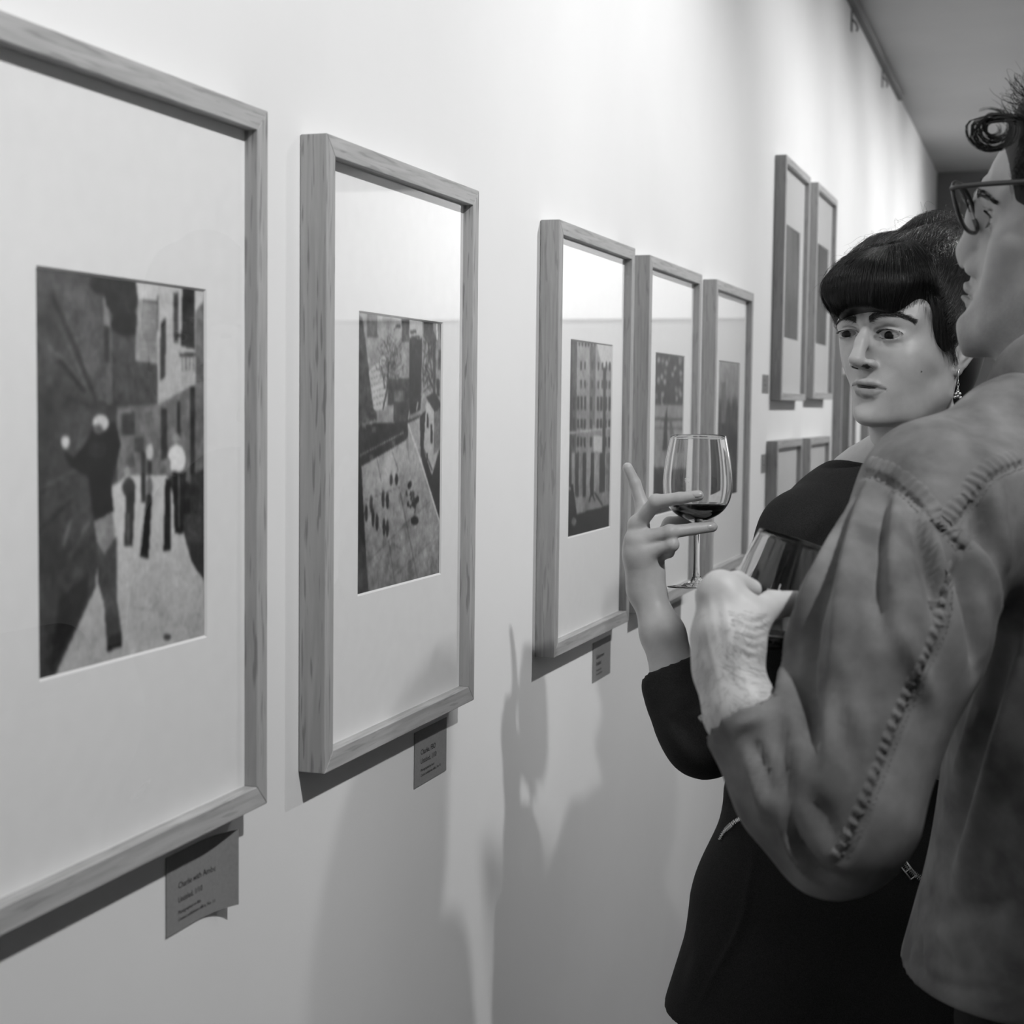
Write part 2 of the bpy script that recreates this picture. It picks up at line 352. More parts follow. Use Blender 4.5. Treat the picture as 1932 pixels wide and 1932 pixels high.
def paint_facade():
    c = Canvas([(207, 522), (365, 543), (361, 1258), (203, 1303)], 140, 185, 150)
    c.rect(200, 500, 370, 780, 178, g2=150); c.rect(200, 780, 370, 960, 140); c.rect(204, 520, 238, 1120, 88); c.rect(215, 530, 222, 1100, 60)
    c.line([(240, 545), (320, 552)], 8, 120)
    for x in range(243, 322, 11): c.rect(x, 546, x+6, 562, 70)
    c.rect(284, 560, 304, 860, 108); c.poly([(306, 540), (366, 548), (366, 620), (330, 640), (318, 600)], 214)
    for y in (620, 690): 
        for x in (250, 264, 290, 312, 326, 340, 352): c.rect(x, y, x+6, y+30, 74)
    for y, h in ((752, 50), (836, 36), (905, 36)):
        for x in (224, 240, 252, 264, 286, 310, 322, 338, 352): c.rect(x, y, x+8, y+h, 52)
    c.line([(210, 890), (366, 868)], 7, 190); c.rect(332, 640, 342, 1160, 52)
    for x, g in ((206, 60), (222, 150), (236, 60), (250, 130), (262, 44), (276, 150), (290, 40), (306, 150), (322, 60), (345, 110), (356, 60)): c.poly([(x, 965), (x+12, 963), (x+12, 1128), (x, 1132)], g)
    c.rect(300, 900, 330, 960, 200)
    c.poly([(200, 1150), (366, 1105), (366, 1165), (200, 1215)], 138); c.poly([(200, 1210), (366, 1160), (366, 1270), (200, 1310)], 26)
    c.ell(294, 1080, 6, 50, 40); c.line([(294, 1110), (286, 1150)], 4, 40); c.line([(294, 1110), (306, 1145)], 4, 40); c.line([(305, 1115), (335, 1165)], 5, 30)
    c.poly([(204, 1085), (228, 1085), (242, 1200), (238, 1250), (204, 1275)], 24); c.ell(232, 1225, 9, 16, 110); c.ell(215, 1100, 6, 8, 140)
    c.mottle(.09); c.blur(1); c.grain(3, 2); return c
def paint_sign():
    c = Canvas([(547, 563), (660, 574), (657, 1110), (541, 1140)], 100, 130, 150)
    c.rect(540, 560, 665, 745, 52)
    for k in range(50): c.ell(RNG.uniform(550, 655), RNG.uniform(575, 740), 6, 10, RNG.choice([25, 40, 120, 150]))
    c.rect(540, 745, 665, 960, 150); c.rect(540, 790, 665, 800, 80); c.rect(540, 820, 665, 830, 110); c.poly([(588, 800), (598, 750), (600, 900), (582, 900)], 50); c.poly([(606, 770), (640, 900), (612, 900)], 110)
    c.rect(540, 960, 665, 1150, 62); c.rect(560, 980, 640, 1080, 40); c.line([(545, 1090), (655, 1070)], 8, 110)
    c.mottle(.09); c.blur(1); c.grain(3, 2); return c
def paint_woods():
    c = Canvas([(790, 603), (876, 608), (867, 1128), (786, 1150)], 90, 120, 150)
    c.rect(780, 600, 880, 760, 176, g2=150); c.rect(780, 760, 880, 900, 140, g2=80); c.rect(780, 900, 880, 1160, 44)  # pale upper gradient is glare painted into the print
    for k in range(70):
        x = RNG.uniform(785, 875); y = RNG.uniform(760, 1000); c.poly([(x-8, y+80), (x, y-30), (x+8, y+80)], RNG.uniform(30, 100), al=.7)
    c.rect(805, 700, 822, 860, 120); c.mottle(.09); c.blur(1); c.grain(3, 2); return c
def paint_pale(sd):
    r = np.random.default_rng(sd)
    c = Canvas([(0, 0), (100, 0), (100, 130), (0, 130)], 80, 104, 118)  # glare on the glass is put into these greys
    for k in range(14):
        x, y = r.uniform(0, 100), r.uniform(0, 130); c.ell(x, y, r.uniform(8, 25), r.uniform(15, 45), r.uniform(96, 150), al=.6)
    c.blur(4); c.grain(3, 2); return c

# ---------------------------------------------------------------- framed photographs on the left wall
FT, FW, FH = .02805, .41287, .60435
RAILW, REC, MATY0, MATY1, MATZ0, MATZ1 = .019, .0080, .106, .334, .158, .4455
def framed(label, y0, zt, cv, wv, wh, dy=-.003, group='framed photographs on the gallery wall'):
    y1, z0 = y0+FW, zt-FH
    root = empty('picture_frame', (0, (y0+y1)/2, z0)); tag(root, label, 'picture frame', group)
    def rail(pts_out, pts_in, m):
        # mitred rail: outer and inner edge, from the wall to the front face
        (a, b), (c, d) = pts_out, pts_in
        v = [(.0005,)+a, (.0005,)+b, (.0005,)+d, (.0005,)+c, (FT,)+a, (FT,)+b, (FT,)+d, (FT,)+c]
        f = [(0, 1, 2, 3), (7, 6, 5, 4), (0, 4, 5, 1), (1, 5, 6, 2), (2, 6, 7, 3), (3, 7, 4, 0)]
        o = mesh_obj('rail', v, f, m, root)
        bm = bmesh.new(); bm.from_mesh(o.data); bmesh.ops.recalc_face_normals(bm, faces=bm.faces); bm.to_mesh(o.data); bm.free()
        bevel(o, .0008, 2)
    r = RAILW
    rail([(y0, zt), (y1, zt)], [(y0+r, zt-r), (y1-r, zt-r)], wh)
    rail([(y0, z0), (y1, z0)], [(y0+r, z0+r), (y1-r, z0+r)], wh)
    rail([(y0, z0), (y0, zt)], [(y0+r, z0+r), (y0+r, zt-r)], wv)
    rail([(y1, z0), (y1, zt)], [(y1-r, z0+r), (y1-r, zt-r)], wv)
    xg = FT-REC
    b = MB(); b.box((xg-.002, y0+r-.0004, z0+r-.0004), (xg, y1-r+.0004, zt-r+.0004)); b.build('glass_pane', PANE, root)
    # mat board with a bevelled window
    xm = xg-.0045; xp = xm-.0018; e = .0018
    oy0, oy1, oz0, oz1 = y0+r-.0004, y1-r+.0004, z0+r-.0004, zt-r+.0004
    iy0, iy1, iz1, iz0 = y0+MATY0+dy-.001, y0+MATY1+dy+.002, zt-MATZ0, zt-MATZ1
    def ring(x, a0, a1, b0, b1): return [(x, a0, b0), (x, a1, b0), (x, a1, b1), (x, a0, b1)]
    V = ring(xm, oy0, oy1, oz0, oz1)+ring(xm, iy0, iy1, iz0, iz1); F = []
    for k in range(4):
        k2 = (k+1) % 4; F.append((k, k2, 4+k2, 4+k))
    V += ring(xp, oy0, oy1, oz0, oz1)
    for k in range(4):
        k2 = (k+1) % 4; F.append((k2, k, 8+k, 8+k2))
    mo = mesh_obj('mat_board', V, F, MATB, root)
    V = ring(xm, iy0, iy1, iz0, iz1)+ring(xp, iy0+e, iy1-e, iz0+e, iz1-e); F = []
    for k in range(4):
        k2 = (k+1) % 4; F.append((k, k2, 4+k2, 4+k))
    mesh_obj('mat_bevel', V, F, BEVELM, mo)
    print_mesh('photograph', cv, iy0-.004, iy1+.004, iz0-.004, iz1+.004, xp-.0003, root)
    b = MB(); b.box((.001, y0+r-.0004, z0+r-.0004), (.003, y1-r+.0004, zt-r+.0004)); b.build('backing_board', DARKW, root)
    return root
WV = wood('oak_upright', 2, .36, .45, True); WH = wood('oak_crosspiece', 1, .36, .50)
WV2 = wood('beech_upright', 2, .31, .42); WH2 = wood('beech_crosspiece', 1, .32, .45)
FR = [
 ('large framed alley photograph cut off by the left edge, nearest the viewer', .83186, 1.69881, paint_alley(), WV, WH),
 ('oak framed high view of people crossing a paved square, second from left', 1.36164, 1.69946, paint_square(), WV, WH),
 ('framed tall city facade photograph behind the raised finger', 2.09518, 1.70240, paint_facade(), WV2, WH2),
 ('framed photograph directly behind the raised wine glass, middle of the close three', 2.60797, 1.70137, paint_sign(), WV2, WH2),
 ('framed dark woods photograph just right of the raised wine glass', 3.15910, 1.70378, paint_woods(), WV2, WH2),
 ('high hung framed photograph, pale from painted glare, left of the upper pair', 3.97368, 2.07187, paint_pale(1), WV2, WH2),
 ('high hung framed pale photograph beside the woman\'s fringe, right of the upper pair', 4.53009, 2.07943, paint_pale(2), WV2, WH2),
 ('low hung frame showing a plain grey reflection, left of the lower pair', 3.94, 1.366, paint_pale(3), WV2, WH2),
 ('low hung frame with a light patch of reflection, right of the lower pair', 4.50, 1.364, paint_pale(4), WV2, WH2),
 ('tall framed print half hidden behind the woman\'s chin', 5.16, 1.72, paint_pale(5), WV2, WH2),
 ('farthest frame, a dark sliver beside the woman\'s neck', 5.95, 1.42, paint_pale(6), WV2, WH2),
]
for k, a in enumerate(FR): framed(*a, dy=-.0065 if k == 0 else -.0035)

# ---------------------------------------------------------------- caption cards
def text_mesh(body, size):
    cu = bpy.data.curves.new('caption_text', 'FONT'); cu.body = body; cu.size = size; cu.resolution_u = 2
    cu.space_line = 1.0
    o = bpy.data.objects.new('caption_text', cu); COL.objects.link(o)
    dg = bpy.context.evaluated_depsgraph_get(); dg.update()
    me = bpy.data.meshes.new_from_object(o.evaluated_get(dg)); bpy.data.objects.remove(o)
    return me
def caption(label, y0, y1, z0, z1, lines, curl=0.0):
    root = empty('caption_card', (0, (y0+y1)/2, z0)); tag(root, label, 'caption card', 'caption cards beside the frames')
    n = 24; V = []; F = []
    def lift(t): return .0012+curl*max(0, (t-.45)/.55)**2
    for side in (0, 1):
        for i in range(n+1):
            t = i/n; y = y0+(y1-y0)*(t-(.06 if curl else 0)*max(0, (t-.5)/.5)**2)
            for zz in (z0, z1): V.append((lift(t)-(.0006 if side else 0), y, zz))
    o = 2*(n+1)
    for i in range(n):
        a = 2*i; F.append((a, a+2, a+3, a+1)); F.append((o+a+1, o+a+3, o+a+2, o+a))
        F.append((a, o+a, o+a+2, a+2)); F.append((a+1, a+3, o+a+3, o+a+1))
    F.append((0, 1, o+1, o)); F.append((2*n, o+2*n, o+2*n+1, 2*n+1))
    mesh_obj('card', V, F, CARDM, root, smooth=False)
    vs = []; fs = []
    for (tx, sz, dz) in lines:
        me = text_mesh(tx, sz); b = len(vs)
        for v in me.vertices:
            yy = y0+.018+v.co.x; t = (yy-y0)/(y1-y0)
            vs.append((lift(t)+.00025, yy, z0+dz+v.co.y))
        fs += [tuple(b+i for i in p.vertices) for p in me.polygons]
    mesh_obj('caption_text', vs, fs, INKM, root)
B1, B2 = .0088, .0042
caption('curled grey caption card under the nearest alley photograph', 1.120, 1.2263, 1.009, 1.076,
        [('Charlie with Amber', B1*.86, .036), ('Untitled, 1/10', B1*.8, .024), ('Photographed on film', B2, .0145), ('Contact exhibitions office, No 10', B2, .0085)], curl=.012)
caption('flat grey caption card under the oak framed square view', 1.6535, 1.7535, 1.012, 1.076,
        [('Charlie, FBO', B1, .035), ('Untitled, 1/10', B1, .0245), ('Photographed by hand', B2*1.1, .0155), ('Contact exhibitions office, No 10', B2*1.1, .0095)])
caption('grey caption card under the framed city facade', 2.390, 2.494, 1.013, 1.076,
        [('Subbasement', B1, .035), ('Untitled', B1, .024), ('Photographed by', B2*1.1, .0150), ('Contact exhibitions', B2*1.1, .009)])
caption('grey caption card half hidden behind the woman\'s raised forearm', 2.905, 3.01, 1.013, 1.076,
        [('Sunday', B1, .035), ('Untitled', B1, .024), ('Photographed by', B2*1.1, .0150), ('Contact exhibitions', B2*1.1, .009)])
caption('small grey caption card on the wall left of the upper pair of frames', 3.862, 3.948, 1.484, 1.529,
        [('Lately', B1, .028), ('Untitled', B1, .017), ('Photographed', B2, .008)])
caption('small grey caption card on the wall left of the lower pair of frames', 3.870, 3.93, 1.288, 1.334,
        [('Early', B1, .028), ('Untitled', B1, .017), ('Photographed', B2, .008)])
# two small hooks left high on the wall and the slim trim along the ceiling
def hook(label, u, v):
    p = ON_X(u, v, 0.0); root = empty('wall_hook', (0, p[1], p[2])); tag(root, label, 'hook', 'old hooks high on the gallery wall')
    b = MB(); b.box((.0004, p[1]-.012, p[2]-.03), (.004, p[1]+.012, p[2]+.035)); bevel(b.build('plate', CARDM, root), .001)
    b = MB(); b.tube([(.003, p[1], p[2]+.01), (.016, p[1], p[2]-.004), (.022, p[1], p[2]-.02), (.018, p[1], p[2]-.03)], .0035); b.build('prong', CARDM, root, True)
hook('small hook plate near the ceiling, nearer of two', 1606, 42)
hook('small hook plate near the ceiling, farther of two', 1664, 150)
b = MB(); b.box((.0005, 0.5, CEIL-.028), (.022, 7.0, CEIL-.0005)); o = b.build('trim_1', DARKW); o['kind'] = 'structure'
# ---------------------------------------------------------------- sculpting: distance fields meshed with surface nets
class Sculpt:
    def __init__(s, lo, hi, h):
        s.lo = np.array(lo, np.float32); s.h = h
        s.n = np.ceil((np.array(hi)-np.array(lo))/h).astype(int)+1
        s.F = np.full(s.n, .5, np.float32)
    def _box(s, lo, hi):
        a = np.clip(np.floor((np.array(lo)-s.lo)/s.h).astype(int), 0, s.n); b = np.clip(np.ceil((np.array(hi)-s.lo)/s.h).astype(int)+1, 0, s.n)
        if (b <= a).any(): return None, None
        sl = tuple(slice(i, j) for i, j in zip(a, b))
        ax = [s.lo[i]+s.h*np.arange(a[i], b[i], dtype=np.float32) for i in range(3)]
        return sl, ax
    def _mix(s, sl, d, k, sub):
        F = s.F[sl]
        if sub:
            d = -d
            if k <= 0: s.F[sl] = np.maximum(F, d); return
            h = np.clip(.5-.5*(d-F)/k, 0, 1); h = 1-h
            s.F[sl] = F*(1-h)+d*h+k*h*(1-h)
        else:
            if k <= 0: s.F[sl] = np.minimum(F, d); return
            h = np.clip(.5+.5*(F-d)/k, 0, 1)
            s.F[sl] = F*(1-h)+d*h-k*h*(1-h)
    def ell(s, c, r, k=0.0, sub=False, R=None):
        c = np.array(c, np.float32); r = np.array(r, np.float32)
        m = (r.max() if R is not None else r)+k*1.2+2.5*s.h
        sl, ax = s._box(c-m, c+m)
        if sl is None: return
        X, Y, Z = np.meshgrid(*[a-ci for a, ci in zip(ax, c)], indexing='ij', sparse=R is None)
        if R is not None:
            R = np.array(R, np.float32)   # columns: local axes in outer space
            X, Y, Z = (R[0, i]*X+R[1, i]*Y+R[2, i]*Z for i in range(3))
        k0 = np.sqrt((X/r[0])**2+(Y/r[1])**2+(Z/r[2])**2); k1 = np.sqrt((X/r[0]**2)**2+(Y/r[1]**2)**2+(Z/r[2]**2)**2)
        s._mix(sl, k0*(k0-1)/(k1+1e-9), k, sub)
    def cap(s, a, b, ra, rb=None, k=0.0, sub=False, flat=None):
        rb = ra if rb is None else rb
        a = np.array(a, np.float32); b = np.array(b, np.float32); m = max(ra, rb)*(1.0 if flat is None else max(1, flat[1]))+k*1.2+2.5*s.h
        sl, ax = s._box(np.minimum(a, b)-m, np.maximum(a, b)+m)
        if sl is None: return
        X, Y, Z = np.meshgrid(*[q-ci for q, ci in zip(ax, a)], indexing='ij', sparse=True)
        ab = b-a; L2 = float(ab@ab)+1e-12
        t = np.clip((X*ab[0]+Y*ab[1]+Z*ab[2])/L2, 0, 1)
        dx, dy, dz = X-t*ab[0], Y-t*ab[1], Z-t*ab[2]
        d2 = dx*dx+dy*dy+dz*dz
        if flat is not None:      # flat=(axis, factor): wider along a given axis
            e = np.array(flat[0], np.float32); e /= np.linalg.norm(e); q = dx*e[0]+dy*e[1]+dz*e[2]
            d2 = d2+q*q*(1/flat[1]**2-1)
        s._mix(sl, np.sqrt(np.maximum(d2, 0))-(ra+(rb-ra)*t), k, sub)
    def chain(s, pts, rad, k=0.0, sub=False, flat=None):
        rad = [rad]*len(pts) if np.isscalar(rad) else rad
        for i in range(len(pts)-1): s.cap(pts[i], pts[i+1], rad[i], rad[i+1], k, sub, flat)
    def cut(s, p, n, k=0.0):
        """remove everything on the side n points to"""
        n = np.array(n, np.float32); n /= np.linalg.norm(n)
        ax = [s.lo[i]+s.h*np.arange(s.n[i], dtype=np.float32)-p[i] for i in range(3)]
        d = ax[0][:, None, None]*n[0]+ax[1][None, :, None]*n[1]+ax[2][None, None, :]*n[2]
        s._mix((slice(None),)*3, -d, k, True)
    def mesh(s):
        F = s.F.copy(); F[0] = F[-1] = .5; F[:, 0] = F[:, -1] = .5; F[:, :, 0] = F[:, :, -1] = .5
        nx, ny, nz = F.shape; ins = F < 0
        c = [ins[i:nx-1+i, j:ny-1+j, k:nz-1+k] for i in (0, 1) for j in (0, 1) for k in (0, 1)]
        cnt = sum(x.astype(np.int8) for x in c); act = (cnt > 0) & (cnt < 8)
        I = np.argwhere(act); idx = np.full(act.shape, -1, np.int64); idx[act] = np.arange(len(I))
        P = np.zeros((len(I), 3)); W = np.zeros(len(I)); off = np.array([(i, j, k) for i in (0, 1) for j in (0, 1) for k in (0, 1)])
        vals = np.stack([F[tuple((I+o).T)] for o in off], 1)
        for a in range(8):
            for b in range(a+1, 8):
                if np.abs(off[a]-off[b]).sum() != 1: continue
                va, vb = vals[:, a], vals[:, b]; m = (va < 0) != (vb < 0)
                t = np.where(m, va/(np.where(m, va-vb, 1)), 0)
                P += np.where(m[:, None], off[a]+t[:, None]*(off[b]-off[a]), 0); W += m
        V = (I+P/W[:, None])*s.h+s.lo
        faces = []
        for ax in range(3):
            sl0 = [slice(1, n-1) for n in F.shape]; sl1 = list(sl0); sl0[ax] = slice(0, F.shape[ax]-1); sl1[ax] = slice(1, F.shape[ax])
            a, b = ins[tuple(sl0)], ins[tuple(sl1)]
            E = np.argwhere(a != b); st = np.array([1, 1, 1]); st[ax] = 0
            fl = a[tuple(E.T)]; G = E+st
            u, v = [q for q in range(3) if q != ax]
            eu = np.zeros(3, int); eu[u] = 1; ev = np.zeros(3, int); ev[v] = 1
            q = [idx[tuple((G-d).T)] for d in (0*eu, eu, eu+ev, ev)]
            q = np.stack(q, 1)
            flip = fl if ax == 1 else ~fl
            q[flip] = q[flip][:, ::-1]; faces.append(q)
        Fc = np.concatenate(faces); Fc = Fc[(Fc >= 0).all(1)]
        return V, Fc
def vnormals(V, F):
    n = np.cross(V[F[:, 2]]-V[F[:, 0]], V[F[:, 3]]-V[F[:, 1]]); vn = np.zeros_like(V)
    for i in range(4): np.add.at(vn, F[:, i], n)
    return vn/(np.linalg.norm(vn, axis=1, keepdims=True)+1e-12)
def relax(V, F, it=2, lam=.5):
    for _ in range(it):
        s = np.zeros_like(V); c = np.zeros(len(V))
        for i in range(4):
            for j in (1, 3):
                np.add.at(s, F[:, i], V[F[:, (i+j) % 4]]); np.add.at(c, F[:, i], 1)
        V = V+lam*(s/np.maximum(c, 1)[:, None]-V)
    return V
def relax_part(V, F, w, it=20):
    """smooth only where the weight w is high"""
    W_ = relax(V, F, it, .5); return V+(W_-V)*w[:, None]
def cheek_weight(V):
    x, y, z = np.abs(V[:, 0]), V[:, 1], V[:, 2]
    s = lambda a, b, v: np.clip((v-a)/(b-a), 0, 1)
    return s(.034, .046, x)*s(.066, .054, y)*s(-.012, .002, y)*s(.010, -.006, z)+s(.022, .03, x)*s(.070, .058, y)*s(-.002, .010, y)*s(-.020, -.030, z)*(1-s(.034, .046, x))
def join(parts):
    vs = []; fs = []; n = 0
    for V, F in parts:
        vs.append(V); fs.append(F+n); n += len(V)
    return np.concatenate(vs), np.concatenate(fs)
def sobj(name, V, F, m, parent, tone=None):
    o = mesh_obj(name, V, F, m, parent, True)
    if tone is not None:
        at = o.data.color_attributes.new('tone', 'FLOAT_COLOR', 'POINT')
        b = np.ones((len(V), 4), np.float32); b[:, :3] = np.asarray(tone)[:, None]; at.data.foreach_set('color', b.ravel())
    return o
def bvh(V, F): return BVHTree.FromPolygons([tuple(p) for p in V.tolist()], [tuple(f) for f in F.tolist()])
def hit(tree, u, v):
    D = RAY(u, v); h = tree.ray_cast(Vector(CAM), Vector(D))
    return None if h[0] is None else np.array(h[0])
def resample(pts, step):
    pts = np.array(pts, float); d = np.r_[0, np.cumsum(np.linalg.norm(np.diff(pts, axis=0), axis=1))]
    n = max(2, int(d[-1]/step)+1); t = np.linspace(0, d[-1], n)
    return np.stack([np.interp(t, d, pts[:, i]) for i in range(pts.shape[1])], 1)
def smooth_path(pts, it=2):
    p = np.array(pts, float)
    for _ in range(it):
        q = [p[0]]
        for a, b in zip(p[:-1], p[1:]): q += [a*.75+b*.25, a*.25+b*.75]
        q.append(p[-1]); p = np.array(q)
    return p
def trace(tree, uv, step=6):
    """photo-pixel polyline laid onto a surface"""
    out = [hit(tree, *p) for p in resample(smooth_path(uv), step)]
    return np.array([p for p in out if p is not None])
def stroke(V, Nn, path, width, amp, taper=True, prof=None):
    """push vertices near a path along their normals"""
    if len(path) < 2: return V
    lo, hi = path.min(0)-3*width, path.max(0)+3*width
    sel = np.where(((V > lo) & (V < hi)).all(1))[0]
    if not len(sel): return V
    p = V[sel]; best = np.full(len(sel), 9.0); tt = np.zeros(len(sel)); n = len(path)-1
    for i in range(n):
        a, b = path[i], path[i+1]; ab = b-a; L2 = ab@ab+1e-12
        t = np.clip(((p-a)@ab)/L2, 0, 1); d = np.linalg.norm(p-a-t[:, None]*ab, axis=1)
        m = d < best; best[m] = d[m]; tt[m] = (i+t[m])/n
    g = np.exp(-(best/width)**2)
    if taper: g *= np.clip(np.sin(np.pi*np.clip(tt, .02, .98)), 0, 1)**.5
    V = V.copy(); V[sel] += Nn[sel]*(g*amp)[:, None]
    return V
def warp_fn(src, dst, sigma=.035):
    src = np.array(src); D = np.array(dst)-src
    K = np.exp(-((src[:, None]-src[None])**2).sum(-1)/(2*sigma**2))
    Wt = np.linalg.solve(K+.02*np.eye(len(src)), D)
    def f(P):
        P = np.atleast_2d(P); k = np.exp(-((P[:, None]-src[None])**2).sum(-1)/(2*sigma**2))
        return P+k@Wt
    def big(P):
        P = np.atleast_2d(P); return np.concatenate([f(P[i:i+20000]) for i in range(0, len(P), 20000)])
    return big
def head_basis(yaw, pitch, roll):
    f = np.array([math.cos(yaw)*math.cos(pitch), math.sin(yaw)*math.cos(pitch), math.sin(pitch)])
    x = np.cross(f, [0, 0, 1.]); x /= np.linalg.norm(x); z = np.cross(x, f)
    c, s = math.cos(roll), math.sin(roll)
    return np.stack([x, f, z], 1)@np.array([[c, 0, s], [0, 1, 0], [-s, 0, c]])
def target_warp(R, T, lms, sigma):
    """lms: local landmark -> photo pixel; keeps each landmark's distance"""
    src = np.array([l for l, _ in lms])@R.T+T; d = (src-CAM)@_f
    dst = np.array([PX(u, v, dd) for (_, (u, v)), dd in zip(lms, d)])
    return warp_fn(src, dst, sigma)
def uvsphere(c, r, n=24, m=16):
    V = []; F = []
    for i in range(m+1):
        a = math.pi*i/m
        for j in range(n):
            b = 2*math.pi*j/n; V.append((math.sin(a)*math.cos(b), math.sin(a)*math.sin(b), math.cos(a)))
    for i in range(m):
        for j in range(n): F.append((i*n+j, (i+1)*n+j, (i+1)*n+(j+1) % n, i*n+(j+1) % n))
    return np.array(V)*r+np.array(c), np.array(F)

def skin_mat(name, rough, scale=1.0):
    m = mat(name, .5, rough, .4); b = m.node_tree.nodes['Principled BSDF']
    at = N(m, 'ShaderNodeAttribute'); at.attribute_name = 'tone'
    tc = N(m, 'ShaderNodeTexCoord'); n = N(m, 'ShaderNodeTexNoise'); n.inputs['Scale'].default_value = 90; n.inputs['Detail'].default_value = 4
    L(m, tc.outputs['Object'], n.inputs['Vector'])
    mr = N(m, 'ShaderNodeMapRange'); mr.inputs['To Min'].default_value = .88*scale; mr.inputs['To Max'].default_value = 1.12*scale
    L(m, n.outputs['Fac'], mr.inputs['Value'])
    mx = N(m, 'ShaderNodeVectorMath', operation='SCALE'); L(m, at.outputs['Color'], mx.inputs[0]); L(m, mr.outputs[0], mx.inputs['Scale'])
    L(m, mx.outputs[0], b.inputs['Base Color'])
    b.inputs['Subsurface Weight'].default_value = .25; b.inputs['Subsurface Radius'].default_value = (.006, .006, .006); b.inputs['Subsurface Scale'].default_value = 1.0
    n2 = N(m, 'ShaderNodeTexNoise'); n2.inputs['Scale'].default_value = 900; n2.inputs['Detail'].default_value = 2; L(m, tc.outputs['Object'], n2.inputs['Vector'])
    bp = N(m, 'ShaderNodeBump'); bp.inputs['Strength'].default_value = .12; bp.inputs['Distance'].default_value = .0006
    L(m, n2.outputs['Fac'], bp.inputs['Height']); L(m, bp.outputs[0], b.inputs['Normal'])
    return m
SKINW = skin_mat('fair_skin', .45); SKINM = skin_mat('weathered_skin', .5, .9)
HAIRM = mat('dark_hair', .016, .36, .6); HAIRB = mat('brown_hair', .009, .6, .25)
EYEM = mat('eyeball', .5, .12, .12)
_b = EYEM.node_tree.nodes['Principled BSDF']; _a = N(EYEM, 'ShaderNodeAttribute'); _a.attribute_name = 'tone'; L(EYEM, _a.outputs['Color'], _b.inputs['Base Color'])

